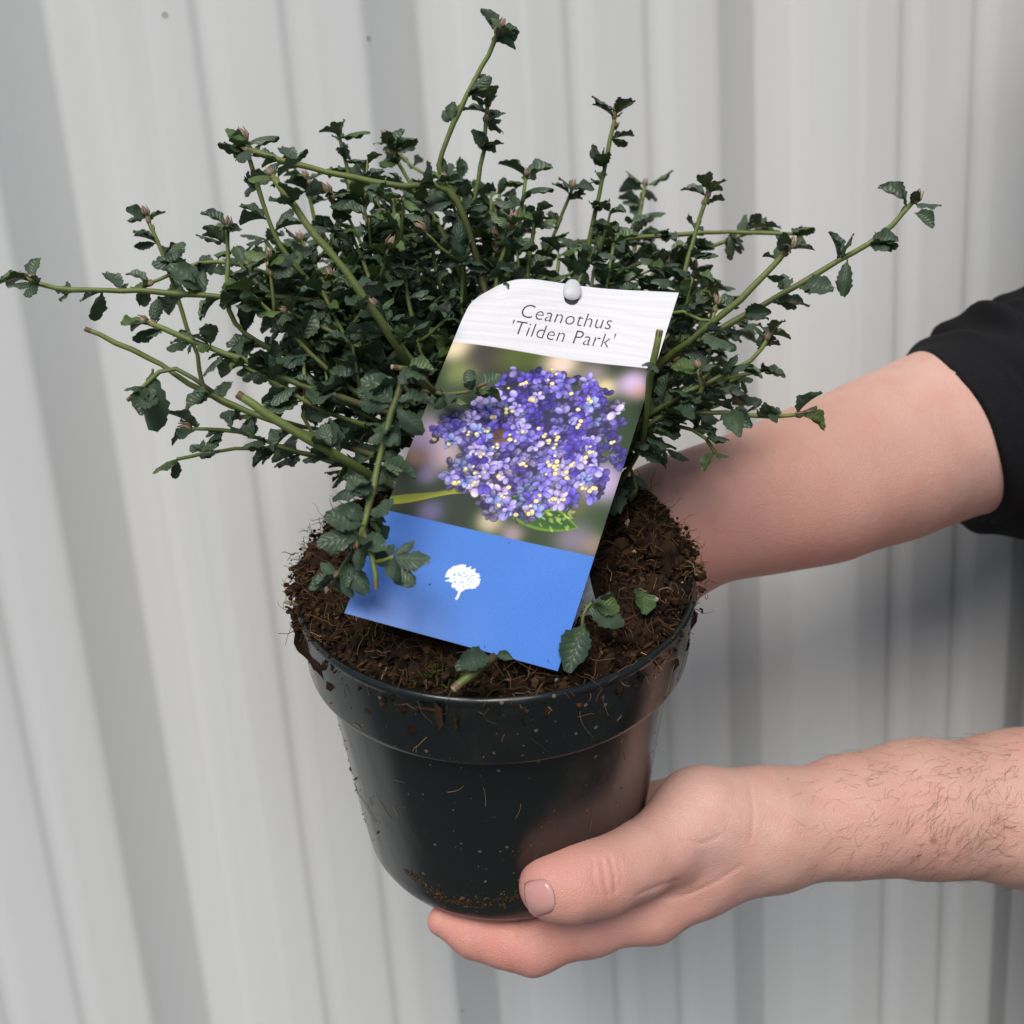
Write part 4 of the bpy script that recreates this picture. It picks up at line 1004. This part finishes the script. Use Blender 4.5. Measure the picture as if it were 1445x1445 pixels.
# clothing ---------------------------------------------------------------
sl_c = P(1332, 606, .566); sl_ax = unit(ra_p[6] - ra_p[4]); sl_ax = unit(sl_ax + np.array([.05, -.30, .26]))
def sleeve_sdf(p, cut=True):
    ax = unit(ra_p[6] - ra_p[4]); s = (p - sl_c) @ ax
    d = smin(cap(p, ra_p[4], ra_p[6], ra_r[4] + .0065, ra_r[6] + .010), cap(p, ra_p[6], SHR, ra_r[6] + .010, .066), .02)
    # gathered folds
    ph = (p - sl_c) @ ax; w2 = p @ np.array([.2, .5, .85])
    fold = .0034 * np.sin(ph * 300 + 4 * np.sin(w2 * 34)) + .0036 * np.sin(ph * 150 + 3 * np.sin(w2 * 22 + 1)) + .0018 * np.sin(p[:, 0] * 260 + p[:, 2] * 180)
    k = np.clip(ph / .022, 0, 1); d = d - fold * k - .0012
    cutp = -((p - sl_c) @ sl_ax) - .0009 * np.sin(w2 * 140)
    return -smin(-d, -cutp, .0028) if True else d
lo = np.minimum(ra_p[4], SHR) - .085; hi = np.maximum(ra_p[6], SHR) + .085
SV, SQ = surface_nets(sleeve_sdf, lo, hi, .0042, refine=1)
def jumper_sdf(p):
    d = torso_raw(p, .012); d = smin(d, cap(p, EL + (SHL - EL) * .25, SHL, .056, .070), .03)
    d = d + .003 * np.sin(p[:, 2] * 60 + 3 * np.sin(p[:, 1] * 18)); return np.maximum(d, -(p[:, 2] - .80))
JV, JQ = surface_nets(jumper_sdf, (.26, .22, .72), (.74, .82, 1.40), .009)
jumper = mesh_obj('jumper', JV, JQ, M_KNIT, person)
mesh_obj('sleeve', SV, SQ, M_KNIT, jumper)
M_DENIM = mat_plain('dark_trousers', (.03, .035, .05), .9, .2); M_SHOE = mat_plain('dark_shoes', (.03, .028, .026), .6, .4)
def trouser_sdf(p):
    p = p - TOFF
    d = cap(p, np.array([.62, .43, .84]), np.array([.62, .55, .84]), .125, .125)
    for y in (.41, .58):
        d = smin(d, chain(p, [np.array([.62, y, .80]), np.array([.61, y, .46]), np.array([.64, y, .07])], [.098, .072, .062], .03), .03)
    return np.maximum(d, p[:, 2] - .90) + .003 * np.sin(p[:, 2] * 50 + p[:, 1] * 30)
KV, KQ = surface_nets(trouser_sdf, (.28, .28, -.02), (.74, .84, .96), .012); mesh_obj('trousers', KV, KQ, M_DENIM, person)
for y in (.41, .58):
    def shoe_sdf(p): p = p - TOFF; return np.maximum(smin(cap(p, np.array([.66, y, .05]), np.array([.50, y, .035]), .05, .042), cap(p, np.array([.64, y, .05]), np.array([.64, y, .10]), .05, .055), .03), -p[:, 2])
    a_, b_ = surface_nets(shoe_sdf, (.26, y - .05, -.03), (.68, y + .16, .20), .009); a_[:, 2] = np.maximum(a_[:, 2], 0); mesh_obj('shoe', a_, b_, M_SHOE, person)
def hair_sdf(p):
    def ell(c, r): w_ = (p - np.array(c)) / np.array(r); return (np.linalg.norm(w_, axis=1) - 1) * min(r)
    d = ell(HEAD + [.016, 0, .030], (.104, .088, .106)); d = np.maximum(d, -ell(HEAD + [-.075, 0, -.04], (.085, .072, .12)))
    return np.maximum(d, -(p[:, 2] - HEAD[2] + .055)) + .003 * np.sin(p[:, 0] * 160 + p[:, 2] * 120) * np.sin(p[:, 1] * 150)
a_, b_ = surface_nets(hair_sdf, HEAD - .15, HEAD + .16, .007); mesh_obj('hair', a_, b_, M_HAIR, person)

# nails, hairs on the forearm --------------------------------------------
def march(px, py, fn, d0=.38, d1=.56):
    px = np.asarray(px, float); d = np.full(len(px), d0); dirs = np.stack([P(a, b, 1) - CAM for a, b in zip(px, py)])
    for it in range(60):
        s = fn(CAM + dirs * d[:, None]); d += np.clip(s, -.01, .01) * .8 / np.linalg.norm(dirs, axis=1)
    return CAM + dirs * d[:, None], np.abs(s) < .001
def nail(cx, cy, ax, ln, wd, name):
    ax = unit(ax); pe = np.array([-ax[1], ax[0]]); na, nb = 14, 13; pts = []; S_, T_ = [], []
    for i in range(na):
        for j in range(nb):
            s, t = -1 + 2 * i / (na - 1), -1 + 2 * j / (nb - 1)
            ww = wd * (1 - .16 * max(0, -s) ** 3 * 1.2 - .10 * max(0, s) ** 4); ll = ln * (1 - .22 * t * t)
            q = np.array([cx, cy]) + ax * s * ll + pe * t * ww; pts.append(q); S_.append(s); T_.append(t)
    pts = np.array(pts); W_, ok = march(pts[:, 0], pts[:, 1], hand_base); S_, T_ = np.array(S_), np.array(T_)
    view = (CAM - W_); view /= np.linalg.norm(view, axis=1)[:, None]
    lift = .0008 - .0016 * np.clip((np.abs(T_) - .75) / .25, 0, 1) - .0014 * np.clip((-S_ - .8) / .2, 0, 1) + .0003 * np.clip(S_, 0, 1)
    W_ = W_ + view * lift[:, None]; ii = np.arange(na * nb).reshape(na, nb)
    f = np.stack([ii[:-1, :-1], ii[:-1, 1:], ii[1:, 1:], ii[1:, :-1]], -1).reshape(-1, 4)
    c = np.tile(np.array([.56, .29, .265]), (len(W_), 1)); c[S_ > .86] = (.64, .43, .36); c[(S_ < -.72)] = (.60, .37, .36)
    n = mesh_obj(name, W_, f, M_NAILT, body, True, c); md = n.modifiers.new('thickness', 'SOLIDIFY'); md.thickness = .0005; md.offset = 0
M_NAILT = mat_tone('fingernail_tone', .25, .5)
nail(762, 1266, (-.97, .22), 21, 26, 'thumbnail')
hm = MB()
qx, qy = rng.uniform(1085, 1445, 1500), rng.uniform(1035, 1255, 1500)
wgt = np.clip((qx - 1090) / 300, .06, 1) ** 1.2; kp = rng.random(1500) < wgt * .62; qx, qy = qx[kp], qy[kp]
W_, ok = march(qx, qy, hand_base)
NH = np.stack([hand_base(W_ + np.eye(3)[i] * .001) - hand_base(W_ - np.eye(3)[i] * .001) for i in range(3)], 1); NH /= np.linalg.norm(NH, axis=1)[:, None]
for p, n, o_, x, y in zip(W_, NH, ok, qx, qy):
    if not o_: continue
    t = RC @ np.array([-.75 + rng.normal() * .35, -.55 + rng.normal() * .4 + .5 * math.sin(x * .02 + y * .03), 0]); t = unit(t - n * (t @ n)); L = rng.uniform(.004, .010) + .007 * max(0, (x - 1250) / 195) * rng.random(); pts = [p - n * .0003]
    sw = rng.normal() * .42; side = np.cross(n, t)
    for k in range(5): pts.append(pts[-1] + unit(t + n * (.38 - .10 * k) + side * sw * k * .5) * L / 5)
    v_, f_ = tube(pts, np.linspace(.00006, .000022, 6), 3, False); hm.add(v_, f_, np.array([.085, .048, .028]) * rng.uniform(.7, 1.8))
tag(hm.build('arm_hair', M_BUD, body), kind='stuff')
